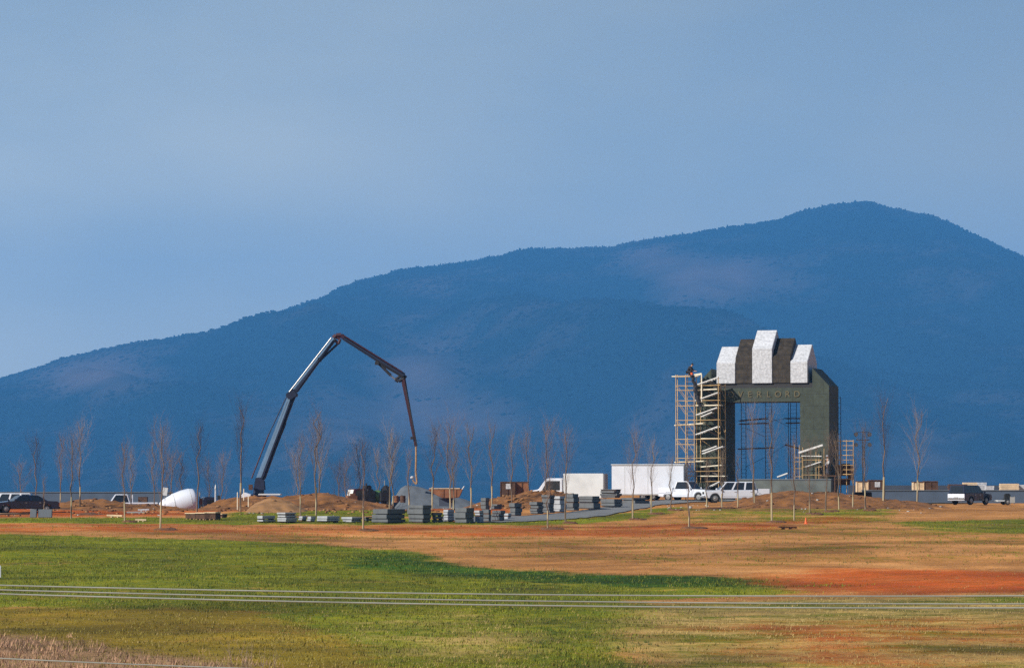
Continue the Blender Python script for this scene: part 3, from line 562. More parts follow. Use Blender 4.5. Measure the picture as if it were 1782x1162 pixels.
p = at(10, 870, 312); p.z = gz(p.x, 312); car('minivan', 'long white minivan parked just behind the black sedan', 'van', p, PI, 'white_paint', L=5.4, W=1.9, belt=1.02, top=1.9, g=(1.9, 1.2, -2.4, -2.62), r=.34, hood=.98, nwin=4)
p = at(218, 870, 300); p.z = gz(p.x, 300) - .05
car('flatbed_pickup', 'white flatbed pickup facing left behind the clay mound', 'pickup truck', p, PI + R(8), 'white_paint', L=5.0, W=1.95, belt=1.12, top=1.86, g=(1.45, .95, -.2, -.45), r=.38, hood=1.1, bed='flat', nwin=1)
q = at(249, 866, 300.2); tag(MB().box((0, 0, .22), (.8, .9, .44)).box((0, 0, .47), (.84, .94, .05)).box((0, -.46, .3), (.16, .02, .08)).build('tool_box', 'wood_dark', bevel=.02), 'dark tool box on the rear of the white flatbed', 'tool box').location = (q.x, q.y, p.z + 1.135)
p = gp(1197, 872, 296); car('pickup_truck', 'white single cab pickup nosed up to the crew cab, beside white trailer', 'pickup truck', p, R(-32), 'white_paint', L=5.0, W=1.9, belt=1.08, top=1.78, g=(.9, .35, -.75, -.95), r=.38, hood=1.03, bed='box', nwin=1)
p = gp(1280, 872, 290); car('pickup_truck', 'white crew cab pickup facing left in front of the arch', 'pickup truck', p, PI + R(6), 'white_paint', L=5.7, W=1.95, belt=1.1, top=1.82, g=(1.6, .95, -1.6, -1.75), r=.39, hood=1.06, bed='box', nwin=3)
p = gp(1688, 877, 291); p.z = at(1688, 878, 291).z; car('suv', 'white suv, shaded sides painted dark and lit tailgate white, at the right end of site', 'suv', p, R(50), 'navy_paint', L=4.4, W=1.8, belt=1.02, top=1.72, g=(.95, .35, -2.05, -2.17), r=.37, hood=.98, nwin=3)  # a white suv: the navy body colour paints in its shaded side
sv = [o for o in C.objects if o.name.startswith('suv')][-1]; MB().box((-2.24, 0, .68), (.06, 1.72, .58)).build('tailgate', 'white_paint', sv, bevel=.02); MB().box((-2.29, 0, .62), (.03, .4, .12)).build('number_plate', 'steel', sv)  # white tail panel stands for the sunlit end of the same white body
p = gp(1748, 878, 292); p.z = at(1748, 878, 292).z
t = thing('utility_trailer', 'small trailer with white fender and dark wheel right of the white suv', 'trailer', p, R(10)); MB().box((0, 0, .35), (1.5, .9, .14)).box((-1.05, 0, .35), (.7, .08, .08)).build('deck', 'dull_white', t, bevel=.02); wheel(t, .1, -.55, .26); wheel(t, .1, .55, .26)
MB().box((.25, 0, .72), (.5, .5, .55)).build('compressor', 'rubber', t, bevel=.08)
# box truck
p = at(986, 870, 303); p.z = gz(p.x, 303); t = thing('box_truck', 'white box truck facing left behind the rounded clay mound', 'truck', p, PI - R(11)); Lb = 3.7
MB().box((-1.75, 0, 2.0), (Lb, 2.3, 2.25)).build('cargo_box', 'dull_white', t, bevel=.03); MB().box((-3.62, 0, 2.0), (.05, 2.2, 2.1)).build('rear_door', 'grey_panel', t); MB().box((-.3, 0, .72), (6.6, .9, .2)).build('chassis', 'rubber', t)
MB().prism([(.2, .6), (3.3, .6), (3.3, 1.3), (3.2, 1.55), (2.45, 1.68), (1.75, 2.62), (1.55, 2.7), (.2, 2.7)], -1.0, 1.0).build('cab', 'white_paint', t, bevel=.06)
for s in (-1, 1):
    MB().prism([(.45, 1.6), (2.1, 1.6), (1.62, 2.45), (.45, 2.45)], s * 1.0, s * 1.02).build('side_window', 'glass', t)
    MB().box((3.3, s * .7, 1.1), (.1, .3, .22)).build('headlight', 'lamp_glass', t)
    wheel(t, 2.4, s * .85, .45, .28); wheel(t, -2.3, s * .85, .45, .4)
MB().box((2.12, 0, 2.17), (.03, 1.7, .98), 0, -R(37)).build('windshield', 'glass', t); MB().box((3.36, 0, .75), (.16, 2.0, .22)).build('bumper', 'chrome', t)
# job trailer
p = gp(1131, 868, 299); t = thing('job_trailer', 'large plain white job trailer at the end of the road', 'trailer', p, R(-11)); L, W, H = 6.55, 2.6, 2.7
MB().box((0, 0, .42 + H / 2), (L, W, H)).build('body', 'white_paint', t, bevel=.03); MB().box((0, 0, .42 + H + .05), (L + .12, W + .16, .1)).build('roof', 'dull_white', t, bevel=.02)
MB().box((0, -W / 2 - .012, .5), (L - .1, .03, .1)).build('skirt_rail', 'grey_panel', t)
for xx in (-2.1, 0, 2.1): MB().box((xx, -W / 2 - .008, .42 + H / 2), (.035, .02, H - .25)).build('panel_seam', 'dull_white', t)
MB().box((L / 2 + .02, -.3, 1.5), (.04, .95, 2.0)).build('door', 'grey_panel', t); MB().tube((-L / 2, 0, .35), (-L / 2 - 1.1, 0, .35), .06).build('tow_bar', 'steel', t)
for xx in (-.45, .45):
    for s in (-1, 1): wheel(t, xx, s * (W / 2 - .2), .33)
# concrete mixer
p = at(322, 870, 299); p.z = gz(p.x, 299); t = thing('concrete_mixer', 'white concrete mixer truck with its drum above the clay mound', 'mixer truck', p, R(14)); zt_ = at(322, 851, 299).z - p.z
d = MB().lathe([(.34, -2.15), (.6, -1.8), (.98, -.8), (1.15, -.1), (1.2, .5), (1.14, .95), (1.05, 1.1), (.9, 1.16)], 'x', (0, 0, 0), 24).build('drum', 'white_paint', t, smooth=True); d.location = (-.15, 0, zt_ - 1.22); d.rotation_euler = (0, R(-9), 0)
for xo in (-.9, .6): MB().lathe([(.97 if xo < 0 else 1.2, -.04), (.99 if xo < 0 else 1.2, .04)], 'x', (xo, 0, 0), 24).build('drum_band', 'dull_white', d)
MB().prism([(-2.1, .95), (-1.5, 1.9), (-1.7, 1.95), (-2.4, 1.0)], -.3, .3).build('chute', 'dull_white', t); MB().box((0, 0, .95), (5.6, .9, .24)).build('chassis', 'rubber', t)
MB().prism([(1.55, .8), (2.75, .8), (2.8, 1.75), (2.6, 2.65), (1.65, 2.7), (1.55, 2.5)], -1.1, 1.1).build('cab', 'navy_paint', t, bevel=.06); MB().box((2.74, 0, 2.15), (.03, 1.8, .75), 0, R(-12)).build('windshield', 'glass', t)
for s in (-1, 1): MB().prism([(1.8, 1.7), (2.6, 1.7), (2.5, 2.4), (1.8, 2.4)], s * 1.1, s * 1.12).build('side_window', 'glass', t)
MB().box((1.35, -.5, 2.25), (.3, .3, .55)).build('water_tank', 'rust', t, bevel=.05); MB().tube((1.45, .8, 1.2), (1.45, .8, 3.1), .07).build('exhaust_stack', 'steel', t)
for xx in (-1.9, -.7, 2.1):
    for s in (-1, 1): wheel(t, xx, s * .95, .5, .32)
# dark truck and green tank trailer
p = at(622, 870, 298); p.z = gz(p.x, 298); t = thing('tractor_truck', 'dark maroon truck with painted white windshield glint facing left beside the clay mound', 'truck', p, PI + R(20)); h = at(622, 850, 298).z - p.z
MB().prism([(-1.0, .7), (1.6, .7), (1.62, 1.5), (1.5, 1.75), (.75, 1.85), (.5, h), (-.55, h), (-.6, 1.6), (-1.0, 1.5)], -.95, .95).build('cab', 'maroon', t, bevel=.06)
MB().box((.72, 0, (h + 1.85) / 2), (.03, 1.6, h - 2.0), 0, R(-15)).build('windshield', 'lamp_glass', t)  # glint on the glass is painted as a pale windshield colour
for s in (-1, 1):
    MB().prism([(-.35, 1.85), (.55, 1.85), (.4, h - .15), (-.35, h - .15)], s * .95, s * .97).build('side_window', 'glass', t); wheel(t, 1.0, s * .8, .48, .3); wheel(t, -.75, s * .8, .55, .36)
MB().box((-.9, 0, h - .35), (.55, 1.2, 1.3)).build('engine_box', 'tarp_dark', t, bevel=.08); MB().tube((-.65, .6, h - .4), (-.65, .6, h + .5), .08).build('exhaust_stack', 'tarp_dark', t); MB().box((1.68, 0, .9), (.12, 1.8, .25)).build('bumper', 'steel', t); MB().box((-.2, 0, .6), (2.9, .8, .2)).build('chassis', 'rubber', t)
p = at(655, 870, 299); p.z = gz(p.x, 299); t = thing('tank_trailer', 'green tank trailer with a tall black engine behind the maroon truck', 'trailer', p, R(-8)); h = at(655, 845, 299).z - p.z
MB().lathe([(.3, -.95), (.5, -.9), (.56, -.75), (.56, .45), (.5, .6), (.3, .65)], 'x', (-.15, 0, h - .95), 18).build('tank', 'green_paint', t, smooth=True); MB().box((.05, 0, .75), (3.0, .9, .16)).build('chassis', 'rust', t)
MB().prism([(.55, .8), (1.25, .8), (1.3, h - .6), (1.05, h + .05), (.7, h + .05), (.5, h - .5)], -.5, .5).build('engine', 'tarp_dark', t, bevel=.1); MB().tube((.75, 0, h), (.75, 0, h + .5), .05).build('exhaust_pipe', 'steel', t)
MB().box((-.15, 0, .98), (1.5, .7, .35)).build('cradle', 'concrete_pale', t)
for s in (-1, 1): wheel(t, .8, s * .55, .42); wheel(t, -.6, s * .55, .36)
for px, d_ in ((689, 296), (701, 295)):
    p = gp(px, 872, d_); p.z = at(px, 874, d_).z
    tag(MB().lathe([(.2, 0), (.31, .02), (.3, .3), (.32, .32), (.3, .6), (.31, .84), (.27, .86), (.26, .84)], 'z', (0, 0, 0), 16).build('steel_drum', 'rust' if px < 695 else 'wood_dark', smooth=False), 'rusty orange drum beside the green tank trailer' if px < 695 else 'dark brown drum left of the grey gravel pile', 'drum').location = p; C.objects[-1].scale = (.8, .8, .72)
for px, row, sz, mt, lab in ((642, 866, (1.0, .8, .9), 'tarp_dark', 'black compressor between the maroon truck and green tank'), (668, 868, (.7, .6, .8), 'tarp_dark', 'small black machine right of the tall engine'), (612, 874, (.9, .6, .5), 'rust', 'rusty box on the clay below the maroon truck')):
    p = at(px, row, 289); p.z = gz(p.x, 289); h_ = max(at(px, row - 12, 289).z - p.z, .6); o = MB().box((0, 0, h_ - sz[2] / 2), sz).box((.1, 0, h_ + .08), (sz[0] * .5, sz[1] * .5, .2)).box((0, 0, (h_ - sz[2]) / 2), (sz[0] * .6, sz[1] * .6, max(h_ - sz[2], .05))).tube((-sz[0] * .3, 0, h_), (-sz[0] * .3, 0, h_ + .35), .05).build('machine', mt, bevel=.03); tag(o, lab, 'machine'); o.location = p; o.rotation_euler = (0, 0, R(20))
# rusty skip
p = at(776, 860, 293); t = thing('rusty_skip', 'long rusty steel skip with a pointed left end behind the slab stacks', 'skip', Vector((p.x, 293, at(776, 866.5, 293).z))); 
MB().prism([(-1.55, .72), (-1.5, .8), (1.3, .85), (1.5, .75), (1.2, .08), (.6, 0), (-.3, .02), (-.75, .22)], -.8, .8).build('bin', 'rust', t, bevel=.03)
MB().box((-.1, 0, .86), (2.7, 1.7, .07)).build('rim_rail', 'wood_pale', t); [MB().box((xx, -.82, .45), (.07, .05, .7)).build('rib', 'rust', t) for xx in (-.2, .35, .9)]
MB().tube((1.3, 0, .6), (1.62, 0, 1.05), .06).build('lifting_arm', 'steel', t); MB().box((0, 0, -.35), (1.2, .9, .7)).build('skid_base', 'concrete_dark', t)

# ------------------------------------------------------------------ concrete pump with boom
BY = 300.0
p = at(452, 870, BY); g = gz(p.x, BY); pump = thing('concrete_pump', 'blue concrete pump truck with a long folded boom arching over the site', 'pump truck', (p.x, BY, g))
def B(px, row): q = at(px, row, BY); return Vector((q.x - p.x, 0, q.z - g))
def boom(name, a_, b_, w0, w1, m, parent=pump, th=.5, ext=0):
    A, Bq = B(*a_), B(*b_); d = (Bq - A).normalized(); nn = Vector((-d.z, 0, d.x)); k = F / BY; L = (Bq - A).length
    pts = [(0, -w0 / 2), (L * .06, -w0 * .62), (L * .5, -(w0 + w1) / 4 * 1.05), (L, -w1 / 2), (L, w1 / 2), (L * .5, (w0 + w1) / 4), (0, w0 / 2)]
    vs_ = [A + d * u + nn * (v / k) for u, v in pts]; N = len(vs_)
    mb = MB().add([v + Vector((0, -th / 2, 0)) for v in vs_] + [v + Vector((0, th / 2, 0)) for v in vs_], [tuple(range(N)), tuple(range(N, 2 * N))[::-1]] + [(i, N + i, N + (i + 1) % N, (i + 1) % N) for i in range(N)])
    return mb.build(name, m, parent, bevel=min(.2, th * .28))
def cyl(name, a_, b_, r, m, parent=pump, y=0):
    A, Bq = B(*a_), B(*b_); A.y = Bq.y = y; return MB().tube(A, Bq, r, n=10).build(name, m, parent)
s1 = boom('boom_section', (449.5, 840), (506, 690), 13, 10, 'boom_paint', th=.8)
boom('boom_shade_strip', (454, 836), (506.5, 697), 10, 10, 'dark_blue', s1, 1.0); boom('folded_joint_arm', (489, 738), (511, 684), 9, 12, 'dark_blue', s1, .55); cyl('lift_cylinder', (462, 822), (496, 735), .16, 'dark_blue', s1, -.1)  # first dark strip is no tray: it paints shade on the boom's right half
cyl('delivery_pipe', (438, 832), (468, 755), .06, 'maroon', s1, -.1); cyl('delivery_pipe', (468, 755), (499, 690), .05, 'dark_blue', s1, -.1)
MB().box(B(508, 687), (.95, .85, .75), 0, -R(35)).build('boom_knuckle', 'dark_blue', pump, bevel=.08)
s2 = boom('boom_section', (509, 684), (584, 586), 9, 5.5, 'boom_paint', th=.6); boom('boom_shade_strip', (513, 682), (582, 592), 7, 4, 'dark_blue', s2, .8); cyl('lift_cylinder', (556, 628), (589, 597), .1, 'dark_blue', s2, 0); MB().box(B(556.5, 626), (.3, .6, .35)).build('cylinder_bracket', 'dark_blue', s2); cyl('delivery_pipe', (504, 682), (577, 588), .055, 'steel', s2, -.4)  # dark strip here again stands in for shade along the arm
o = MB(); o.path([B(580, 588), B(585, 583.5), B(594, 583), B(599, 588)], .2, 8); o.path([B(583, 592), B(589, 598), B(592, 590), B(586, 587)], .13, 8); o.build('boom_knuckle', 'maroon', pump)
s3 = boom('boom_section', (594, 585), (705, 655), 7, 10, 'dark_blue', th=.5); boom('boom_doubler', (652, 626), (704, 656), 5, 6, 'tarp_dark', s3, .56)
cyl('lift_cylinder', (659, 632), (680, 653), .13, 'tarp_dark', s3); cyl('cylinder_rod', (680, 653), (689, 661), .06, 'steel', s3); MB().box(B(656, 632), (.35, .55, .28)).build('cylinder_bracket', 'tarp_dark', s3); cyl('delivery_pipe', (597, 583), (700, 647), .06, 'maroon', s3, -.36)
o = MB(); o.path([B(688, 660), B(694, 663), B(702, 659), B(706, 653)], .17, 8); o.path([B(688, 660), B(696, 655), B(704, 654)], .12, 8); o.build('boom_knuckle', 'tarp_dark', pump)
s4 = boom('boom_section', (702, 658), (724, 778), 7, 4.5, 'maroon', th=.36); cyl('delivery_pipe', (706, 672), (726, 776), .05, 'tarp_dark', s4, -.25); MB().box(B(717, 762), (.3, .4, .25)).build('cylinder_bracket', 'tarp_dark', s4)
o = MB(); o.path([B(724, 776), B(724, 800), B(723.5, 820), B(725.5, 838), B(724.5, 842), B(721, 839)], .085, 8).path([B(721, 839), B(718, 834)], .07, 8); o.build('end_hose', 'wood', pump)
MB().lathe([(.1, 0), (.17, .08), (.16, .2), (.05, .26)], 'z', B(717, 833), 10).build('hose_tip', 'cap_white', pump)
z0 = B(450, 858).z
MB().lathe([(.7, z0 - 1.3), (.7, z0 - .1), (.5, z0), (.48, z0 + .5)], 'z', (-.1, 0, 0), 20).build('turret', 'dark_blue', pump); o = MB()
for s in (-.42, .42): o.prism([(-.55, z0 + .3), (.5, z0 + .3), (.42, z0 + 1.1), (.1, z0 + 1.45), (-.35, z0 + 1.4)], s - .06, s + .06)
o.build('turret_bracket', 'dark_blue', pump, bevel=.02)
MB().box((.2, 0, 1.15), (9.0, 2.3, .3)).build('chassis', 'rubber', pump); MB().box((.95, 0, z0 - .1), (2.0, 2.2, .14)).build('deck', 'dull_white', pump, bevel=.02)
MB().prism([(-1.9, .9), (-.75, .9), (-.7, z0 - .12), (-1.35, z0 + .1), (-1.8, z0 - .4)], -1.15, 1.15).build('cab', 'white_paint', pump, bevel=.06)
MB().box((-1.68, 0, z0 - .6), (.03, 1.8, .6), 0, R(30)).build('windshield', 'glass', pump); MB().box((-.75, -.9, z0 + .55), (.35, .3, .5)).build('beacon_box', 'wood_dark', pump)
for sx_ in (-3.6, 3.4):
    for s in (-1, 1): MB().tube((sx_ * .5, s * .9, 1.1), (sx_, s * 3.0, .7), .14, n=6).tube((sx_, s * 3.0, .9), (sx_, s * 3.0, .05), .1, n=6).build('outrigger', 'dull_white', pump)
for xx in (-3.2, 1.6, 2.8):
    for s in (-1, 1): wheel(pump, xx, s * 1.0, .5, .32)

# ------------------------------------------------------------------ people (crouching on the tower, standing by the right leg)
def skin(name, nodes, edges, m, parent, sub=1):
    me = bpy.data.meshes.new(name); ks = list(nodes); me.from_pydata([nodes[k][0] for k in ks], [(ks.index(a_), ks.index(b_)) for a_, b_ in edges], [])
    o = bpy.data.objects.new(name + '_tmp', me); C.objects.link(o); md = o.modifiers.new('s', 'SKIN'); sv = me.skin_vertices[0].data
    for i, k in enumerate(ks): r = nodes[k][1]; sv[i].radius = (r, r) if not isinstance(r, tuple) else r; sv[i].use_root = (i == 0)
    o.modifiers.new('u', 'SUBSURF').levels = sub; dg = bpy.context.evaluated_depsgraph_get(); dg.update()
    me2 = bpy.data.meshes.new_from_object(o.evaluated_get(dg)); bpy.data.objects.remove(o); me2.name = name; me2.materials.clear(); me2.materials.append(M[m])
    me2.polygons.foreach_set('use_smooth', [True] * len(me2.polygons)); q = bpy.data.objects.new(name, me2); C.objects.link(q); q.parent = parent; return q
def person(label, loc, rz, J, top, legs, helmet=None, bulk=1.22):
    t = thing('person', label, 'person', loc, rz); N = {}
    for k, v in J.items():
        if k != 'nose': N[k] = (Vector(v), {'pelvis': (.13, .1), 'chest': (.16, .11), 'neck': .055, 'head0': (.075, .085), 'head1': (.085, .1), 'head2': .05}.get(k, None))
    rad = {'sh': .065, 'el': .045, 'wr': .032, 'hand': .04, 'hip': .085, 'kn': .06, 'an': .045, 'toe': .04, 'f': .009, 'fe': .008}
    E = [('pelvis', 'chest'), ('chest', 'neck'), ('neck', 'head0'), ('head0', 'head1'), ('head1', 'head2')]
    for s in 'lr':
        hand = Vector(J['hand' + s]); wr = Vector(J['wr' + s]); dv = (hand - wr).normalized(); sd = dv.cross(Vector((1, 0, 0)))
        sd = sd.normalized() if sd.length > .1 else Vector((0, 1, 0))
        for i in range(4): N['f%d%s' % (i, s)] = (hand + dv * .03 + sd * (i - 1.5) * .02, .009); N['fe%d%s' % (i, s)] = (hand + dv * (.09 + .01 * (1.5 - abs(i - 1.5))) + sd * (i - 1.5) * .021 + Vector((.015, 0, -.01)), .008); E += [('hand' + s, 'f%d%s' % (i, s)), ('f%d%s' % (i, s), 'fe%d%s' % (i, s))]
        N['f9' + s] = (hand - dv * .02 + sd * .05, .01); N['fe9' + s] = (hand + dv * .03 + sd * .07, .008); E += [('hand' + s, 'f9' + s), ('f9' + s, 'fe9' + s)]
        E += [('chest', 'sh' + s), ('sh' + s, 'el' + s), ('el' + s, 'wr' + s), ('wr' + s, 'hand' + s), ('pelvis', 'hip' + s), ('hip' + s, 'kn' + s), ('kn' + s, 'an' + s), ('an' + s, 'toe' + s)]
        for k in ('sh', 'el', 'wr', 'hand', 'hip', 'kn', 'an', 'toe'): N[k + s] = (N[k + s][0], rad[k])
    body = skin('body', N, E, 'skin', t, 1)
    grow = lambda ks, f: {k: (N[k][0], tuple(x * f for x in N[k][1]) if isinstance(N[k][1], tuple) else N[k][1] * f) for k in ks}
    skin('jacket', grow(['pelvis', 'chest'] + [a_ + s for s in 'lr' for a_ in ('sh', 'el', 'wr')], bulk), [('pelvis', 'chest')] + [e for s in 'lr' for e in (('chest', 'sh' + s), ('sh' + s, 'el' + s), ('el' + s, 'wr' + s))], top, t, 1)
    skin('trousers', grow(['pelvis'] + [a_ + s for s in 'lr' for a_ in ('hip', 'kn', 'an')], 1.18), [e for s in 'lr' for e in (('pelvis', 'hip' + s), ('hip' + s, 'kn' + s), ('kn' + s, 'an' + s))], legs, t, 1)
    for s in 'lr': skin('boot', grow(['an' + s, 'toe' + s], 1.25), [('an' + s, 'toe' + s)], 'rubber', t, 1)
    hd = N['head1'][0]; fw = (Vector(J['nose']) - hd).normalized() if 'nose' in J else Vector((1, 0, 0))
    o = MB().lathe([(.02, .125), (.07, .11), (.1, .06), (.108, .0), (.1, -.03)], 'z', hd + Vector((0, 0, .035)) - fw * .015, 14); 
    if helmet: o.lathe([(.13, .0), (.135, .012), (.1, .02)], 'z', hd + Vector((0, 0, .03)) + fw * .02, 14)
    o.build('helmet' if helmet else 'hair', helmet or 'hair', t, smooth=True)
    sdv = fw.cross(Vector((0, 0, 1))).normalized(); o = MB(); o.lathe([(.018, -.02), (.012, .03)], 'z', hd + fw * .1 - Vector((0, 0, .02)), 6); o.build('nose', 'skin', t); o = MB()
    for s in (-1, 1): o.lathe([(.004, -.008), (.01, 0), (.004, .008)], 'z', hd + fw * .092 + sdv * s * .035 + Vector((0, 0, .015)), 6)
    o.build('eyes', 'hair', t)
    return t
stand = dict(pelvis=(0, 0, .95), chest=(.02, 0, 1.3), neck=(.02, 0, 1.5), head0=(.03, 0, 1.58), head1=(.04, 0, 1.67), head2=(.03, 0, 1.75), nose=(.3, 0, 1.66))
for s, y in (('l', 1), ('r', -1)):
    stand.update({'sh' + s: (.0, y * .2, 1.42), 'el' + s: (-.02, y * .27, 1.14), 'wr' + s: (.12, y * .26, .92), 'hand' + s: (.17, y * .25, .85), 'hip' + s: (0, y * .1, .88), 'kn' + s: (.03, y * .12, .5), 'an' + s: (-.02, y * .13, .09), 'toe' + s: (.16, y * .15, .05)})
p = aw(1440, 803, -1.3); gd = Zr(827)
person('person in a white shirt standing on boards beside the right leg of arch', (p.x, p.y, gd), R(200), stand, 'cloth_white', 'cloth_jeans', 'cap_white')
tag(MB().box((0, 0, -.04), (1.5, .9, .08)).tube((-.6, -.4, -.05), (-.6, -.4, -(gd - gz(p.x, p.y))), .03).tube((.6, -.4, -.05), (.6, -.4, -(gd - gz(p.x, p.y))), .03).tube((-.6, .4, -.05), (-.6, .4, -(gd - gz(p.x, p.y))), .03).tube((.6, .4, -.05), (.6, .4, -(gd - gz(p.x, p.y))), .03).build('trestle_platform', 'rust_plank'), 'small trestle platform under the person in white shirt', 'platform').location = (p.x, p.y, gd)
crouch = dict(pelvis=(-.12, 0, .34), chest=(.12, 0, .68), neck=(.22, 0, .82), head0=(.27, 0, .88), head1=(.33, 0, .95), head2=(.34, 0, 1.03), nose=(.6, 0, .88))
for s, y in (('l', 1), ('r', -1)):
    crouch.update({'sh' + s: (.13, y * .21, .76), 'el' + s: (.3, y * .27, .5), 'wr' + s: (.52, y * .2, .4), 'hand' + s: (.6, y * .18, .38), 'hip' + s: (-.1, y * .12, .3), 'kn' + s: (.3, y * .2, .42), 'an' + s: (-.02, y * .18, .07), 'toe' + s: (.18, y * .2, .04)})
p = aw(1199, 654, -1.3); person('person in black clothes crouching on top of the scaffold tower', (p.x, p.y, p.z + .05), R(-20), crouch, 'cloth_dark', 'cloth_dark', 'tarp_dark', 1.75)
sb = aw(1204, 653, -1.75); tag(MB().lathe([(.08, 0), (.1, .02), (.12, .2), (.13, .22), (.11, .22)], 'z', (0, 0, 0), 14).build('bucket', 'orange'), 'orange bucket at the feet of the crouching person', 'bucket').location = sb + Vector((0, 0, .04))

# ------------------------------------------------------------------ stacks of stone slabs along the road
ORD = ['bottom', 'second', 'third', 'fourth', 'fifth', 'sixth']
def stack(x0, xc, x1, rt, rb, n, m, where, d=None, rz=R(45), gap=.035):
    d = d or row2d(rb); k = F / d; p = at(xc, rb, d); base = at(xc, rb, d).z; base = max(base, gz(p.x, d + .6) + .01) if d < 268 else base; H = (rb - rt) / k; wl = max((xc - x0) / k / math.cos(rz), .25); wr = max((x1 - xc) / k / math.cos(rz), .25)
    u = Vector((-math.cos(rz), math.sin(rz), 0)); v = Vector((math.cos(rz), math.sin(rz), 0)); c = Vector((p.x, d, 0)) + u * wl / 2 + v * wr / 2; th = H / n
    zz = base; ws = [random.uniform(.6, 1.4) for _ in range(n)]; ws = [q_ * H / sum(ws) for q_ in ws]
    for i in range(n):
        th = ws[i]; gap = random.choice((.02, .03, .05, .08)); e1, e2 = random.uniform(.86, 1.04), random.uniform(.86, 1.04)
        pos = 'only' if n == 1 else ('top' if i == n - 1 else ORD[i])
        lab = f'{"grey" if m == "slab" else "pale grey"} stone slab {where}' if n == 1 else (f'{pos} stone slab of the {n} {where}' if pos in ('top', 'bottom') else f'{pos} stone slab up of the {n} {where}')
        jit = Vector((random.uniform(-.06, .06), random.uniform(-.06, .06), 0)) if i else Vector((0, 0, 0))
        t = thing('stone_slab', lab, 'stone slab', (c.x + jit.x, c.y + jit.y, zz), -rz + random.uniform(-.04, .04), 'stone slabs stacked along the road')
        MB().box((0, 0, gap + (th - gap) / 2), (wl * e1, wr * e2, th - gap)).build('slab_block', m, t, bevel=.015)
        for s in (-.32, .32): MB().box((0, s * wr, gap / 2 + .002), (wl * e1 * .96, .08, gap)).build('timber_bearer', 'wood_dark', t)
        zz += th
S = [
 (445, 457, 480, 899, 910, 2, 'slab_pale', 'in the first low pale stack from left'), (480, 497, 517, 893, 910.5, 4, 'slab_pale', 'in the second pale stack from left'),
 (518, 525, 533, 900, 908.5, 2, 'slab_pale', 'in the narrow pale stack third from left'), (533, 540, 548, 900, 909, 2, 'slab_pale', 'in the narrow pale stack fourth from left'),
 (548, 568, 592, 899, 909.5, 2, 'slab_pale', 'in the wide low stack before the green strip'), (593, 612, 630, 900, 909, 2, 'slab_pale', 'in the low stack left of a thin trunk'),
 (631, 636, 664, 900.5, 908.5, 2, 'slab', 'in the low dark stack right of a thin trunk'), (646, 674, 704, 886, 910, 3, 'slab', 'in the broad black sided stack'),
 (708, 736, 751, 879, 910, 4, 'slab', 'in the tall stack right of the broad one'), (751, 756, 771, 892, 909.5, 3, 'slab', 'in the small dark stack after the tall one'),
 (771, 779, 790, 887, 908.5, 5, 'slab_pale', 'in the pale edged layered stack'), (790, 811, 826, 884, 910, 3, 'slab', 'in the square stack beside a pale trunk'),
 (826, 835, 842, 888, 909, 4, 'slab_pale', 'in the thin layered stack at road corner'), (838, 851, 855, 886, 908, 3, 'slab', 'in the grey stack at road corner'),
 (854, 869, 879, 888, 906.5, 3, 'slab', 'in the squat stack at the road end'), (874, 883, 889, 893, 903, 2, 'slab_pale', 'in the little stack on the road edge'),
 (836, 846, 853, 866, 886, 3, 'slab', 'in the upright stack against the clay mound', 262), (853, 864, 874, 877, 886, 2, 'slab', 'in the flat dark stack against the mound', 263),
 (885, 896, 909, 875, 897, 3, 'slab', 'in the stack with pale bands beside road', 254), (922, 936, 947, 873, 894, 4, 'slab', 'in the layered stack with a black side', 257),
 (942, 956, 966, 861, 892, 5, 'slab', 'in the tallest stack at the mound end', 259), (960, 974, 986, 863, 891, 4, 'slab_pale', 'in the pale topped stack beside tallest stack', 261),
 (985, 998, 1009, 859, 888, 4, 'slab', 'in the stack under the box truck', 264), (1006, 1032, 1046, 863, 885, 3, 'slab', 'in the long stack below the white box', 266),
 (1044, 1071, 1082, 851, 866, 4, 'slab', 'in the layered stack before the job trailer', 282), (1046, 1070, 1084, 868, 881, 2, 'slab', 'in the low stack before the job trailer', 271), (1080, 1104, 1131, 866, 876.5, 2, 'slab', 'in the flat stack at trailer foot', 280)]
for s in S: stack(*s[:8], d=s[8] if len(s) > 8 else None)
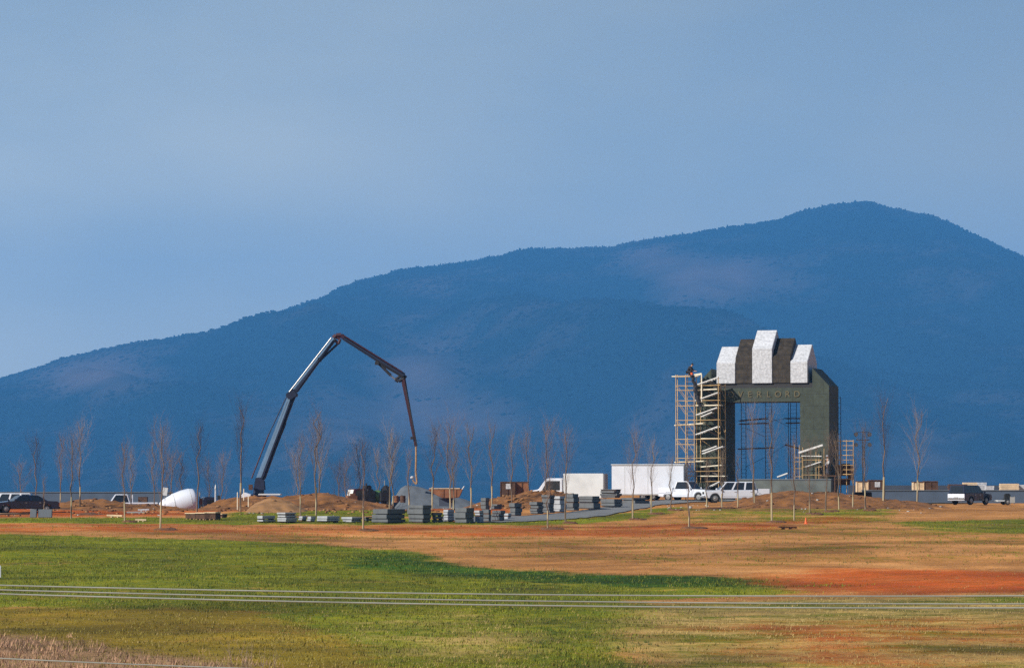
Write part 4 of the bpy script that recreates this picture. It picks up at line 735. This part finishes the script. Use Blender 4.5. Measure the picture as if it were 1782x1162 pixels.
# grey panels by the sedan, timber bundles, loose boards
for px0, px1, lab in ((52, 64, 'narrow grey panel leaning in front of the black sedan'), (66, 91, 'wide grey panel leaning in front of the black sedan')):
    p = at((px0 + px1) / 2, 903, row2d(902)); wd = (px1 - px0) / F * p.y; p.z = gz(p.x, p.y)
    o = MB().box((0, 0, .32), (wd, .12, .62)).box((wd / 2 - .04, -.075, .32), (.06, .03, .6)).build('grey_panel', 'concrete', bevel=.02); tag(o, lab, 'panel'); o.location = p; o.rotation_euler = (R(-8), 0, R(-6))
for px, row, L_, rz, mt, lab in ((25, 899, 2.2, .05, 'wood_dark', 'long dark beam on the ground below the black sedan'), (18, 897, 1.5, .3, 'wood_pale', 'pale board lying under the front of the black sedan'), (250, 888, .9, .02, 'cap_white', 'short white board on the clay right of flatbed pickup'), (236, 892, 1.4, .1, 'concrete_pale', 'grey board on the ground right of debris pile'), (200, 902, 1.2, -.15, 'wood_pale', 'pale splintered board at the end of debris pile'),
  (556, 880, 1.1, .05, 'cap_white', 'white board lying on the clay right of pump'), (538, 878, .7, .1, 'wood_pale', 'short tan board beside the white board on clay'), (648, 878, .8, 0, 'concrete_pale', 'pale board on the ground under the green tank trailer'), (1370, 921, 1.3, .35, 'mulch', 'dark stick lying on the bare clay field'), (245, 909, .8, .05, 'wood_pale', 'thin pale board in the left green strip'), (1000, 889, .01, 0, 'wood', '')):
    if not lab: continue
    d_ = row2d(row); p = at(px, row, d_); p.z = gz(p.x, d_) + .14; mb = MB().box((0, 0, 0), (L_, .3, .12)).box((L_ * .2, .05, -.11), (.1, .4, .1)).box((-L_ * .2, .05, -.11), (.1, .4, .1))
    if 'below the black' in lab: p.z += .05
    o = mb.build('loose_board', mt, bevel=.01); tag(o, lab, 'board'); o.location = p; o.rotation_euler = (0, R(random.uniform(-2, 2)), rz)
for px0, px1, rt, rb, lab in ((325, 346, 894, 905, 'pale topped pallet at the left of the timber row'), (343, 362, 893, 906, 'dark sided pallet in the middle of the timber row'), (358, 381, 893, 907, 'pale topped pallet at the right of the timber row'), (380, 392, 895, 902, 'small dark pallet at the end of the timber row')):
    d_ = row2d(rb) ; p = at((px0 + px1) / 2, rb, d_); k = F / d_; wd = (px1 - px0) / k; hh_ = (rb - rt) / k; p.z = gz(p.x, d_); t = thing('timber_pallet', lab, 'pallet', p, R(-22), 'timber pallets on the grass')
    MB().box((0, 0, hh_ * .93), (wd, .9, hh_ * .14)).build('top_boards', 'wood_pale', t, bevel=.01); MB().box((0, .02, hh_ * .5), (wd * .92, .8, hh_ * .7)).build('timber_load', 'wood_dark', t)  # sunlight on the tops is put into the paler board colour
    for s in (-.35, 0, .35): MB().box((s * wd, 0, hh_ * .07), (.1, .88, hh_ * .14)).build('runner', 'wood', t)
# brown crates on the skyline
def crate(lab, px0, px1, rt, d_, rz=0, pale=False, sheet_=False, dark='wood_dark'):
    p = at((px0 + px1) / 2, rt, d_); g_ = gz(p.x, d_); H = p.z - g_; wd = (px1 - px0) / F * d_; t = thing('timber_crate', lab, 'crate', (p.x, d_, g_), rz, 'brown timber crates')
    MB().box((0, 0, H / 2), (wd * .97, 1.6, H)).build('crate_box', dark, t, bevel=.02); nn = max(2, int(wd / .55))
    for k in range(nn + 1): MB().box((-wd / 2 + wd * k / nn, -.82, H / 2), (.07, .06, H)).build('batten', 'wood_dark' if not pale else 'wood_pale', t)
    MB().box((0, 0, H + .04), (wd * 1.02, 1.7, .08)).build('lid', 'wood_dark', t)
    if sheet_: MB().box((wd * (.05 if not pale else -.3), -.84, H - .38), (wd * .35, .03, .5)).build('tag_sheet', 'cap_white' if not pale else 'wood_pale', t)
crate('dark brown timber crate on the mound skyline left of box truck', 871, 896, 839, 322, 0, False, True); crate('reddish timber crate beside the hood of the box truck', 897, 920, 839, 322.5, 0, False, False, 'rust')
crate('dark timber crate with a white sheet right of the light tower', 1511, 1537, 836, 330, 0, False, True); crate('pale timber crate beside the foot of the light tower', 1490, 1509, 838, 331, 0, True, False, 'wood_pale')
crate('dark brown crate at the middle of the right wall', 1607, 1630, 838, 330, 0); crate('pale orange crate behind the lone right sapling', 1588, 1606, 839, 330.5, 0, True, False, 'wood_pale')
# lumber far right
for px0, px1, row, d_, mt, lab in ((1650, 1682, 842, 335, 'wood_dark', 'dark long lumber bundle above the suv roof'), (1676, 1700, 839, 336, 'wood_pale', 'tan lumber bundle right above the suv roof'), (1699, 1716, 839, 338, 'cap_white', 'white wrapped bundle on the wall right of suv'), (1714, 1728, 845, 334, 'cap_white', 'low white bundle above the dark blue car'), (1740, 1772, 841, 336, 'wood_pale', 'pale lumber bundle on the far right wall'), (1772, 1800, 843, 337, 'cap_white', 'white bundle at the far right edge')):  # 'dark blue car' is the white suv's nose, its shade painted navy
    p = at((px0 + px1) / 2, row, d_); g_ = gz(p.x, d_); H = p.z - g_; wd = (px1 - px0) / F * d_; t = thing('lumber_bundle', lab, 'lumber bundle', (p.x, d_, g_), 0, 'bundles on the right skyline')
    o = MB(); hh_ = min(.8, H * .5)
    for k in range(4): o.box((random.uniform(-.05, .05), 0, H - hh_ + (k + .5) * hh_ / 4), (wd, 1.0, hh_ / 4 - .02))
    o.build('boards', mt, t); 
    for s in (-.35, .35): MB().box((s * wd, 0, (H - hh_) / 2), (.15, .9, H - hh_)).build('trestle_leg', 'wood_dark', t)
p = gp(1762, 878, 290); p.z = at(1762, 877, 290).z; t = thing('notice_board', 'small blank pale panel on two posts at the far right', 'panel', p); MB().box((0, 0, .38), (.42, .05, .5)).build('panel', 'concrete_pale', t); [MB().tube((s, .05, 0), (s, .05, .7), .03).build('post', 'steel', t) for s in (-.18, .18)]
p = gp(287, 880, 285); t = thing('sign_board', 'small blank white sign board on a thin post left of the mixer', 'sign', p); zt_ = at(287, 848, 285).z - p.z; MB().box((.0, 0, zt_ - .34), (.42, .03, .68), 0, R(8)).build('board', 'dull_white', t); MB().tube((0, .04, 0), (0, .04, zt_ - .1), .03).build('post', 'steel', t)
p = gp(375, 870, 285); t = thing('marker_post', 'white marker post standing on the clay right of the mixer', 'post', p); zt_ = at(375, 850, 285).z - p.z; MB().tube((0, 0, 0), (0, 0, zt_), .09, .07, 8).build('post', 'cap_white', t); MB().lathe([(.1, 0), (.08, .1), (.01, .4)], 'z', (0, 0, zt_), 8).build('tip', 'steel', t); MB().box((.28, 0, zt_ - .75), (.25, .2, .35)).build('hook', 'rubber', t)
for px, rb, rt, lab in ((413, 878, 857, 'pale survey stake on the slope left of the pump'), (424, 862, 851, 'short pale survey stake just left of pump base'), (432, 873, 862, 'short survey stake below the pump base'), (0.5, 1003, 985, 'small white stake in the grass at the left edge')):
    d_ = 271 if rb < 900 else row2d(rb); p = at(px, rb, d_); zz = at(px, rt, d_).z; o = MB().box((0, 0, (zz - p.z) / 2 - .2), (.07, .05, zz - p.z + .4)).prism([(-.035, zz - p.z), (.035, zz - p.z), (0, zz - p.z + .08)], -.025, .025).build('survey_stake', 'plank' if rb < 900 else 'cap_white'); tag(o, lab, 'stake'); o.location = p
p = gp(1402.5, 914); t = thing('traffic_cone', 'orange traffic cone standing among the saplings on the right field', 'traffic cone', p); MB().lathe([(.13, .03), (.12, .08), (.04, .58), (.03, .6)], 'z', (0, 0, 0), 14).build('cone', 'orange', t); MB().box((0, 0, .02), (.36, .36, .04)).build('base', 'orange', t, bevel=.01); t.scale = (.8, .8, .75)
for px, lab in ((1412, 'pale blue barrel at the foot of the right leg scaffold'), (1431, 'pale blue barrel close to the right leg corner')):
    p = aw(px, 852, -2.3); p.z = gz(p.x, p.y) + .0; tag(MB().lathe([(.26, 0), (.3, .03), (.29, .3), (.31, .33), (.31, .6), (.29, .63), (.3, .92), (.26, .95), (.2, .93)], 'z', (0, 0, 0), 16).build('plastic_barrel', 'pale_blue', smooth=True), lab, 'barrel').location = p

# ------------------------------------------------------------------ saplings
def sapling_mesh(seed):
    rd = random.Random(seed); T = MB(); Cn = MB(); H = 1.0
    wob = [Vector((rd.uniform(-.006, .006) * k, rd.uniform(-.006, .006) * k, k / 8)) for k in range(9)]
    for k in range(8): T.tube(wob[k], wob[k + 1], .0085 * (1 - k / 9.5) + .0008, .0085 * (1 - (k + 1) / 9.5) + .0008, 5, False)
    def trunk(z): k = min(int(z * 8), 7); return wob[k].lerp(wob[k + 1], z * 8 - k)
    def twig(p, d, L, r, lev):
        q = p; n_ = 3 if lev < 2 else 2
        for s in range(n_):
            d = (d + Vector((rd.gauss(0, .1), rd.gauss(0, .1), .13 if lev < 2 else .06))).normalized(); e = q + d * L / n_; Cn.tube(q, e, r * (1 - s / n_ * .6), r * (1 - (s + 1) / n_ * .6), 3, False)
            if lev < (3 if s else 2):
                for _ in range((2 if lev == 0 else 2)):
                    a_ = rd.uniform(0, 6.28); sd = Vector((math.cos(a_), math.sin(a_), rd.uniform(.1, .7))); twig(q.lerp(e, rd.random()), (d * .9 + sd * .5).normalized(), L * rd.uniform(.45, .8), r * .5, lev + 1 if lev else rd.choice((1, 2)))
            q = e
    nb = rd.randint(10, 13)
    for i in range(nb):
        z = .27 + .68 * (i / nb) ** 1.05 + rd.uniform(-.02, .02); a_ = i * 2.4 + rd.uniform(-.5, .5); L = (.34 * (1 - abs(z - .45) * .9)) * rd.uniform(.7, 1.15) * (1 if z < .8 else .6); up = rd.uniform(2.2, 3.8)
        twig(trunk(z), Vector((math.cos(a_), math.sin(a_), up)).normalized(), L, .0017, 0 if z < .85 else 1)
    return T, Cn
VAR = []
for i in range(11):
    T, Cn = sapling_mesh(100 + i); a_ = T.build('trunk', 'bark'); b_ = Cn.build('crown', 'twig' if i % 3 else 'twig_pale')
    wr = MB().path([a_.data.vertices[0].co * 0, Vector((0, 0, .27))], [.0095, .0085], 6).build('trunk_wrap', 'bark_pale'); VAR.append((a_.data, b_.data, wr.data))
    for o in (a_, b_, wr): bpy.data.objects.remove(o)
def tree(px, rb, rt, lab, d=None, wrap=True, ring=None, wide=1.0):
    if d is None: d = row2d(rb)
    p = at(px, rb, d); p.z = gz(p.x, d) if d > 262 else gz(p.x, d); h = at(px, rt, d).z - p.z; v = VAR[random.randrange(11)]
    t = thing('bare_sapling', lab, 'tree', p, random.uniform(0, 6.28), 'bare saplings planted in rows'); t.rotation_euler[0] = random.gauss(0, .018); t.rotation_euler[1] = random.gauss(0, .018)
    for nm, me in (('trunk', v[0]), ('crown', v[1])) + ((('trunk_wrap', v[2]),) if wrap else ()):
        o = bpy.data.objects.new(nm, me); C.objects.link(o); o.parent = t; s = .5 * h / 7 + .5; wd = h * wide * .8 if nm == 'crown' else max(h, 6.2)
        o.scale = (wd, wd, h)
    if ring:
        k = .8 * ring; n_ = 26; mb = []; rdx = np.random.default_rng(int(px)); fs = []
        for j, (rr_, hz) in enumerate(((1.0, -.08), (.85, .04), (.55, .11), (.2, .08), (.02, .06))):
            for q in range(n_):
                a_ = 2 * math.pi * q / n_; f = 1 + rdx.uniform(-.12, .12); x_, y_ = p.x + .35 + rr_ * k * 1.25 * f * math.cos(a_), p.y + rr_ * k * 1.5 * f * math.sin(a_); mb.append((x_, y_, gz(x_, y_) + hz + rdx.uniform(-.03, .05)))
        fs = [(j * n_ + q, j * n_ + (q + 1) % n_, (j + 1) * n_ + (q + 1) % n_, (j + 1) * n_ + q) for j in range(4) for q in range(n_)]
        tag(MB().add(mb, fs).build('mulch_ring', 'mulch', smooth=True), 'mulch ring under the ' + ring_name(lab), 'mulch', 'mulch rings round the saplings')
def ring_name(l): return l.replace('bare sapling', 'sapling').replace('thin ', '')
b = 'bare sapling '
TR = [
 (62, 884, 762, b + 'rising over the roof of the black sedan', 268, 0, None, 1.25), (36, 876, 806, 'short bushy reddish ' + b + 'behind the white minivan', 320, 0, None, 1.9), (105, 872, 765, b + 'at the left end of the clay mound', 284, 1, None, 1), (124, 905, 762, 'pale stemmed ' + b + 'beside the debris pile', None, 1, None, 1.1), (139, 882, 742, b + 'on top of the left clay mound', 270, 1, None, 1.2), (76, 900, 830, 'very small ' + b + 'in front of the sedan door', None, 1, None, .6),
 (217, 910, 772, b + 'over the cab of the white flatbed pickup', None, 1, .6, 1.1), (228, 880, 785, b + 'just behind the bed of the flatbed pickup', 292, 0, None, 1.1), (279, 921, 742, 'tall ' + b + 'in front of the blank white sign board', None, 1, .9, 1.2), (268, 885, 770, 'thin ' + b + 'left of the blank white sign board', 290, 0, None, 1.1), (297, 880, 790, 'reddish ' + b + 'at the tail of the concrete mixer', 310, 0, None, 1.6), (316, 878, 785, b + 'directly behind the mixer drum', 312, 0, None, 1.2), (343, 893, 742, b + 'with thin stem at the mixer cab', 266, 0, None, 1.05), (366, 878, 800, b + 'behind the cab of the concrete mixer', 312, 0, None, 1.2), (386, 878, 790, b + 'between the mixer and the pump', 309, 0, None, 1.2),
 (418, 880, 708, 'tall slender ' + b + 'left of the blue boom base', 270, 1, None, .95), (523, 903, 762, b + 'behind the narrow pale stacks', 247, 1, .8, 1.15), (516, 872, 790, b + 'low on the skyline right of the pump', 290, 0, None, 1.3), (550, 899, 715, 'tallest ' + b + 'right of the blue boom', 252, 1, None, 1.25), (556, 874, 735, b + 'just behind the tallest one at boom', 285, 0, None, 1.1), (603, 878, 798, 'small dark ' + b + 'left of the maroon truck', 295, 0, None, 1.6), (590, 878, 806, 'small pale ' + b + 'on the mound end', 298, 0, None, 1.4), (624, 878, 772, b + 'rising behind the maroon truck', 304, 0, None, 1.25), (632, 921, 768, b + 'in front of the low dark stack', None, 1, .8, .9),
 (659, 878, 782, b + 'rising behind the green tank trailer', 306, 0, None, 1.2), (678, 893, 748, b + 'above the broad black sided stack', 257, 1, None, 1.25), (684, 880, 765, b + 'right of the green tank trailer', 287, 1, None, 1.2), (712, 884, 780, 'thin ' + b + 'beside the boom end hose', 272, 1, None, 1.1), (752, 884, 742, b + 'in front of the gravel pile', 270, 1, None, 1.3), (784, 880, 735, b + 'in front of the rusty skip', 284, 1, None, 1.25), (789, 908, 765, 'pale stemmed ' + b + 'at the square stack', None, 1, .7, .9), (820, 887, 742, b + 'right of the rusty skip', 266, 1, None, 1.3), (856, 880, 738, 'thin ' + b + 'left of the brown skyline crates', 276, 1, None, .9),
 (890, 880, 765, b + 'in front of the dark brown skyline crate', 276, 0, None, 1), (921, 872, 752, b + 'in front of the box truck hood', 284, 0, None, 1.15), (949, 872, 738, b + 'in front of the box truck cab', 286, 0, None, 1.2), (953, 919, 800, b + 'with mulch at the near road edge', None, 1, .9, .9), (984, 912, 748, 'pale slanting ' + b + 'near the front of the white cargo box', 237, 1, .6, 1.1),
 (1101, 901, 752, 'dark ' + b + 'before the left half of job trailer', 246, 1, .7, 1.15), (1133, 893, 768, b + 'before the middle of the job trailer', 256, 1, .8, 1.1), (1168, 887, 800, 'faint ' + b + 'before the right half of job trailer', 263, 0, .7, 1), (1199, 919, 790, b + 'standing forward of the two white pickups', None, 1, 1, 1), (1230, 882, 800, 'thin ' + b + 'at the nose of crew cab pickup', 266, 1, .9, .8), (1256, 880, 790, 'thin ' + b + 'at the crew cab front door', 268, 1, .9, .8), (1284, 877, 792, b + 'in line with the crew cab bed', 270, 1, None, .9),
 (1313, 872, 705, 'thin tall ' + b + 'inside the left half of arch opening', 272, 1, None, .85), (1343, 908, 715, 'tall ' + b + 'in front of the arch opening', None, 1, .8, .85), (1382, 902, 765, b + 'before the inner edge of the right leg', 245, 1, None, 1.1), (1409, 894, 772, 'dark bushy ' + b + 'before the middle of the right leg', 254, 1, .8, 1.3), (1437, 887, 760, b + 'before the outer edge of the right leg', 260, 1, .8, 1), (1460, 880, 765, b + 'before the orange scaffold bay', 266, 1, None, 1), (1484, 878, 780, b + 'at the right post of orange scaffold bay', 268, 1, .8, 1), (1506, 882, 742, b + 'in front of the light tower', 264, 1, .6, 1), (1537, 872, 692, 'tall thin ' + b + 'right of the white sheeted crate', 274, 1, .8, .8), (1596, 868, 718, 'lone ' + b + 'at the right wall', 282, 1, .9, 1.2)]
for a_ in TR: tree(*a_[:3], a_[3], a_[4], a_[5], a_[6], a_[7])

# ------------------------------------------------------------------ power lines in front, with the poles that carry them
WY = 60.0
p0, p1 = -24.0, 30.0
def wire(lab, pts, y, r, m='wire'):
    P3 = [at(px, row, y) for px, row in pts]; c = np.polyfit([v.x for v in P3], [v.z for v in P3], 2); mb = MB(); q = [Vector((x, y, float(np.polyval(c, x)))) for x in np.linspace(p0, p1, 61)]
    mb.path(q, r, 6); o = mb.build('power_line', m); tag(o, lab, 'power line', 'power lines crossing the field'); return q
W_ = [wire('uppermost pale power line crossing the field', [(0, 1018), (450, 1027), (900, 1034), (1300, 1036.5), (1782, 1036)], WY, .013), wire('second pale power line from top crossing the field', [(0, 1026), (450, 1036.5), (900, 1045), (1300, 1049), (1782, 1050)], WY + .4, .013), wire('third pale power line from top crossing the field', [(0, 1033), (450, 1044), (900, 1053), (1300, 1056.5), (1782, 1057)], WY - .4, .014),
      wire('lowest thin wire crossing the bottom left corner', [(0, 1145), (150, 1151.5), (300, 1158), (600, 1168), (900, 1175)], WY, .012)]
for px_, lab in ((p0, 'wooden utility pole carrying the power lines, outside the left edge'), (p1, 'wooden utility pole carrying the power lines, outside the right edge')):
    i = 0 if px_ < 0 else -1; g_ = gz(px_, WY); t = thing('utility_pole', lab, 'utility pole', (px_, WY + .12, g_)); hz = W_[0][i].z - g_
    MB().tube((0, 0, -.5), (0, 0, hz + .5), .15, .11, 10).build('pole', 'pole_wood', t); MB().box((0, -.1, W_[2][i].z - g_ - .12), (.12, 1.6, .12)).build('crossarm', 'pole_wood', t)
    for k in range(4): MB().lathe([(.05, -.1), (.06, -.04), (.04, .0)], 'z', (0, W_[k][i].y - WY - .12, W_[k][i].z - g_), 8).build('insulator', 'steel', t)

# ------------------------------------------------------------------ grass, straw and weeds that nobody could count
def interp2(A, x, y):
    ix = np.clip(np.searchsorted(xs, x), 0, len(xs) - 1); iy = np.clip(np.searchsorted(ys, y), 0, len(ys) - 1); return A[iy, ix]
def tufts(name, lab, W, cnt, ylo, yhi, hmin, hmax, m, seed, blades=5, spread=.1, pw=1.3):
    r_ = np.random.default_rng(seed); y = ylo + (yhi - ylo) * r_.random(cnt) ** pw; x = (r_.random(cnt) * 2 - 1) * (y * .165 + 3)
    keep = r_.random(cnt) < interp2(W, x, y) * (.25 + 1.5 * np.clip(fbm(x * .35, y * .2, 3, seed) - .25, 0, 1) * 1.6); x, y = x[keep], y[keep]; z = groundz(x, y); N_ = len(x); V = []; 
    for k in range(blades):
        a_ = r_.random(N_) * 6.283; h_ = r_.uniform(hmin, hmax, N_); ln = r_.uniform(.2, .9, N_) * h_; w_ = r_.uniform(.008, .02, N_) * (1 + hmax); ox, oy = r_.normal(0, spread, N_), r_.normal(0, spread, N_); bx, by = x + ox, y + oy; ca, sa = np.cos(a_), np.sin(a_)
        V += [np.stack([bx - sa * w_, by + ca * w_, z - .02], -1), np.stack([bx + sa * w_, by - ca * w_, z - .02], -1), np.stack([bx + ca * ln, by + sa * ln, z + h_], -1)]
    V = np.stack(V, 1).reshape(-1, 3); o = rawmesh(name, V, np.arange(len(V)).reshape(-1, 3), m); tag(o, lab, 'grass', kind='stuff')
defm('grass_green', (.14, .155, .005), .8, var=.55, scale=.14); defm('grass_dark', (.045, .085, .004), .8, var=.55, scale=.14); defm('grass_straw', (.27, .2, .07), .85, var=.55, scale=.14); defm('grass_olive', (.17, .14, .02), .85, var=.55, scale=.14); defm('weed_stem', (.34, .2, .12), .85, var=.4, scale=.5)
tufts('grass', 'short green grass on the slope of the field', np.clip(green, 0, 1), 45000, 112, 262, .05, .15, 'grass_green', 1)
tufts('grass', 'dark lush grass along the upper edge of the slope', np.clip(lush + .6 * swale + green * .2, 0, 1), 24000, 112, 215, .06, .18, 'grass_dark', 2)
tufts('grass', 'olive winter grass on the lower slope', np.clip(olive, 0, 1), 20000, 108, 165, .04, .13, 'grass_olive', 3)
tufts('grass', 'pale straw grass on the lower right slope', np.clip(straw + .25 * olive + .05, 0, 1), 22000, 108, 200, .04, .12, 'grass_straw', 4)
tufts('weeds', 'tall pinkish dead weeds in the bottom left corner', np.clip(weed, 0, 1), 9000, 106, 140, .08, .28, 'weed_stem', 5, 6, .16)
def clods(name, lab, spots, cnt, m, seed, smin=.07, smax=.3):
    r_ = np.random.default_rng(seed); V = []; Fc = []; cube = np.array([(x, y, z) for x in (-1, 1) for y in (-1, 1) for z in (-1, 1)], float); fs = np.array([(0, 1, 3, 2), (4, 6, 7, 5), (0, 4, 5, 1), (2, 3, 7, 6), (0, 2, 6, 4), (1, 5, 7, 3)])
    dg = bpy.context.evaluated_depsgraph_get(); dg.update()
    for i in range(cnt):
        a_, b_, c_, d_ = spots[r_.integers(len(spots))]; px, dd = r_.uniform(a_, b_), r_.uniform(c_, d_); x = at(px, 860, dd).x; hit, loc, *_ = sc.ray_cast(dg, Vector((x, dd, 40)), Vector((0, 0, -1)))
        if not hit: continue
        if loc.z > gz(x, dd) + 2.9: continue
        q = r_.uniform(smin, smax) ** 1.0 * np.array([r_.uniform(.6, 1.5), r_.uniform(.6, 1.4), r_.uniform(.35, .8)]); v = cube * q * r_.uniform(.6, 1.1, (8, 3)); a2 = r_.random() * 6.28; v = np.stack([v[:, 0] * math.cos(a2) - v[:, 1] * math.sin(a2), v[:, 0] * math.sin(a2) + v[:, 1] * math.cos(a2), v[:, 2]], -1)
        Fc.append(fs + len(V) * 8); V.append(v + np.array([x, dd, loc.z + q[2] * .3]))
    o = rawmesh(name, np.concatenate(V), np.concatenate(Fc), m); tag(o, lab, 'rubble', kind='stuff')
clods('rubble', 'dark earth clods strewn over the clay mounds and berm', [(80, 340, 262, 280), (350, 690, 262, 282), (690, 850, 262, 290), (860, 1020, 272, 284), (1270, 1640, 264, 280)], 260, 'mulch', 3, .05, .17)
clods('rubble', 'pale stones and scraps scattered over the clay of the site', [(80, 690, 250, 276), (690, 860, 262, 280), (1150, 1260, 262, 275), (1280, 1640, 258, 276)], 90, 'concrete_pale', 4, .04, .1)
clods('rubble', 'orange brown lumps of clay below the mounds', [(80, 690, 255, 280), (860, 1020, 270, 284)], 300, 'clay_pale', 5, .05, .16)
def shrub(lab, px, rt, d, wd, seed):
    rd = random.Random(seed); p = at(px, 1150, d); g_ = gz(p.x, d); H = at(px, rt, d).z - g_; t = thing('bare_shrub', lab, 'shrub', (p.x, d, g_), 0, 'bare shrubs at the bottom edge'); st, tw = MB(), MB()
    for i in range(11):
        a_ = rd.uniform(0, 6.28); q = Vector((0, 0, -.05)); dv = Vector((math.cos(a_) * wd, math.sin(a_) * wd, 1)).normalized(); L = H * rd.uniform(.6, 1.0)
        for s in range(5):
            dv = (dv + Vector((rd.gauss(0, .08), rd.gauss(0, .08), .05))).normalized(); e = q + dv * L / 5; st.tube(q, e, .022 * (1 - s / 6), .022 * (1 - (s + 1) / 6), 5, False)
            for _ in range(4): u_ = (dv + Vector((rd.gauss(0, .45), rd.gauss(0, .45), .2))).normalized(); o_ = q.lerp(e, rd.random()); f_ = o_ + u_ * L * rd.uniform(.1, .22); tw.tube(o_, f_, .008, .003, 3, False); tw.tube(f_, f_ + (u_ + Vector((rd.gauss(0, .4), rd.gauss(0, .4), .3))).normalized() * L * .1, .005, .002, 3, False)
            q = e
    st.build('stem', 'twig_pale', t); tw.build('twigs', 'twig_pale', t)
shrub('bare pale shrub with several stems at the bottom edge', 440, 1112, 104, .35, 3); shrub('small bare twiggy shrub left of the larger bottom shrub', 352, 1136, 106, .6, 5)

# ------------------------------------------------------------------ haze
hz = MB().box((0, 6600, 455), (18800, 16800, 1130)).build('haze', 'glass'); hz['kind'] = 'stuff'; hz['label'] = 'blue haze between the site and the mountain'; hz['category'] = 'haze'
hm = bpy.data.materials.new('haze'); hm.use_nodes = True; n = hm.node_tree; n.nodes.remove(n.nodes['Principled BSDF']); v = n.nodes.new('ShaderNodeVolumePrincipled')
v.inputs['Color'].default_value = (.105, .4, .9, 1); v.inputs['Density'].default_value = .0001; v.inputs['Anisotropy'].default_value = 0.0
n.links.new(v.outputs[0], n.nodes['Material Output'].inputs['Volume']); hz.data.materials.clear(); hz.data.materials.append(hm)
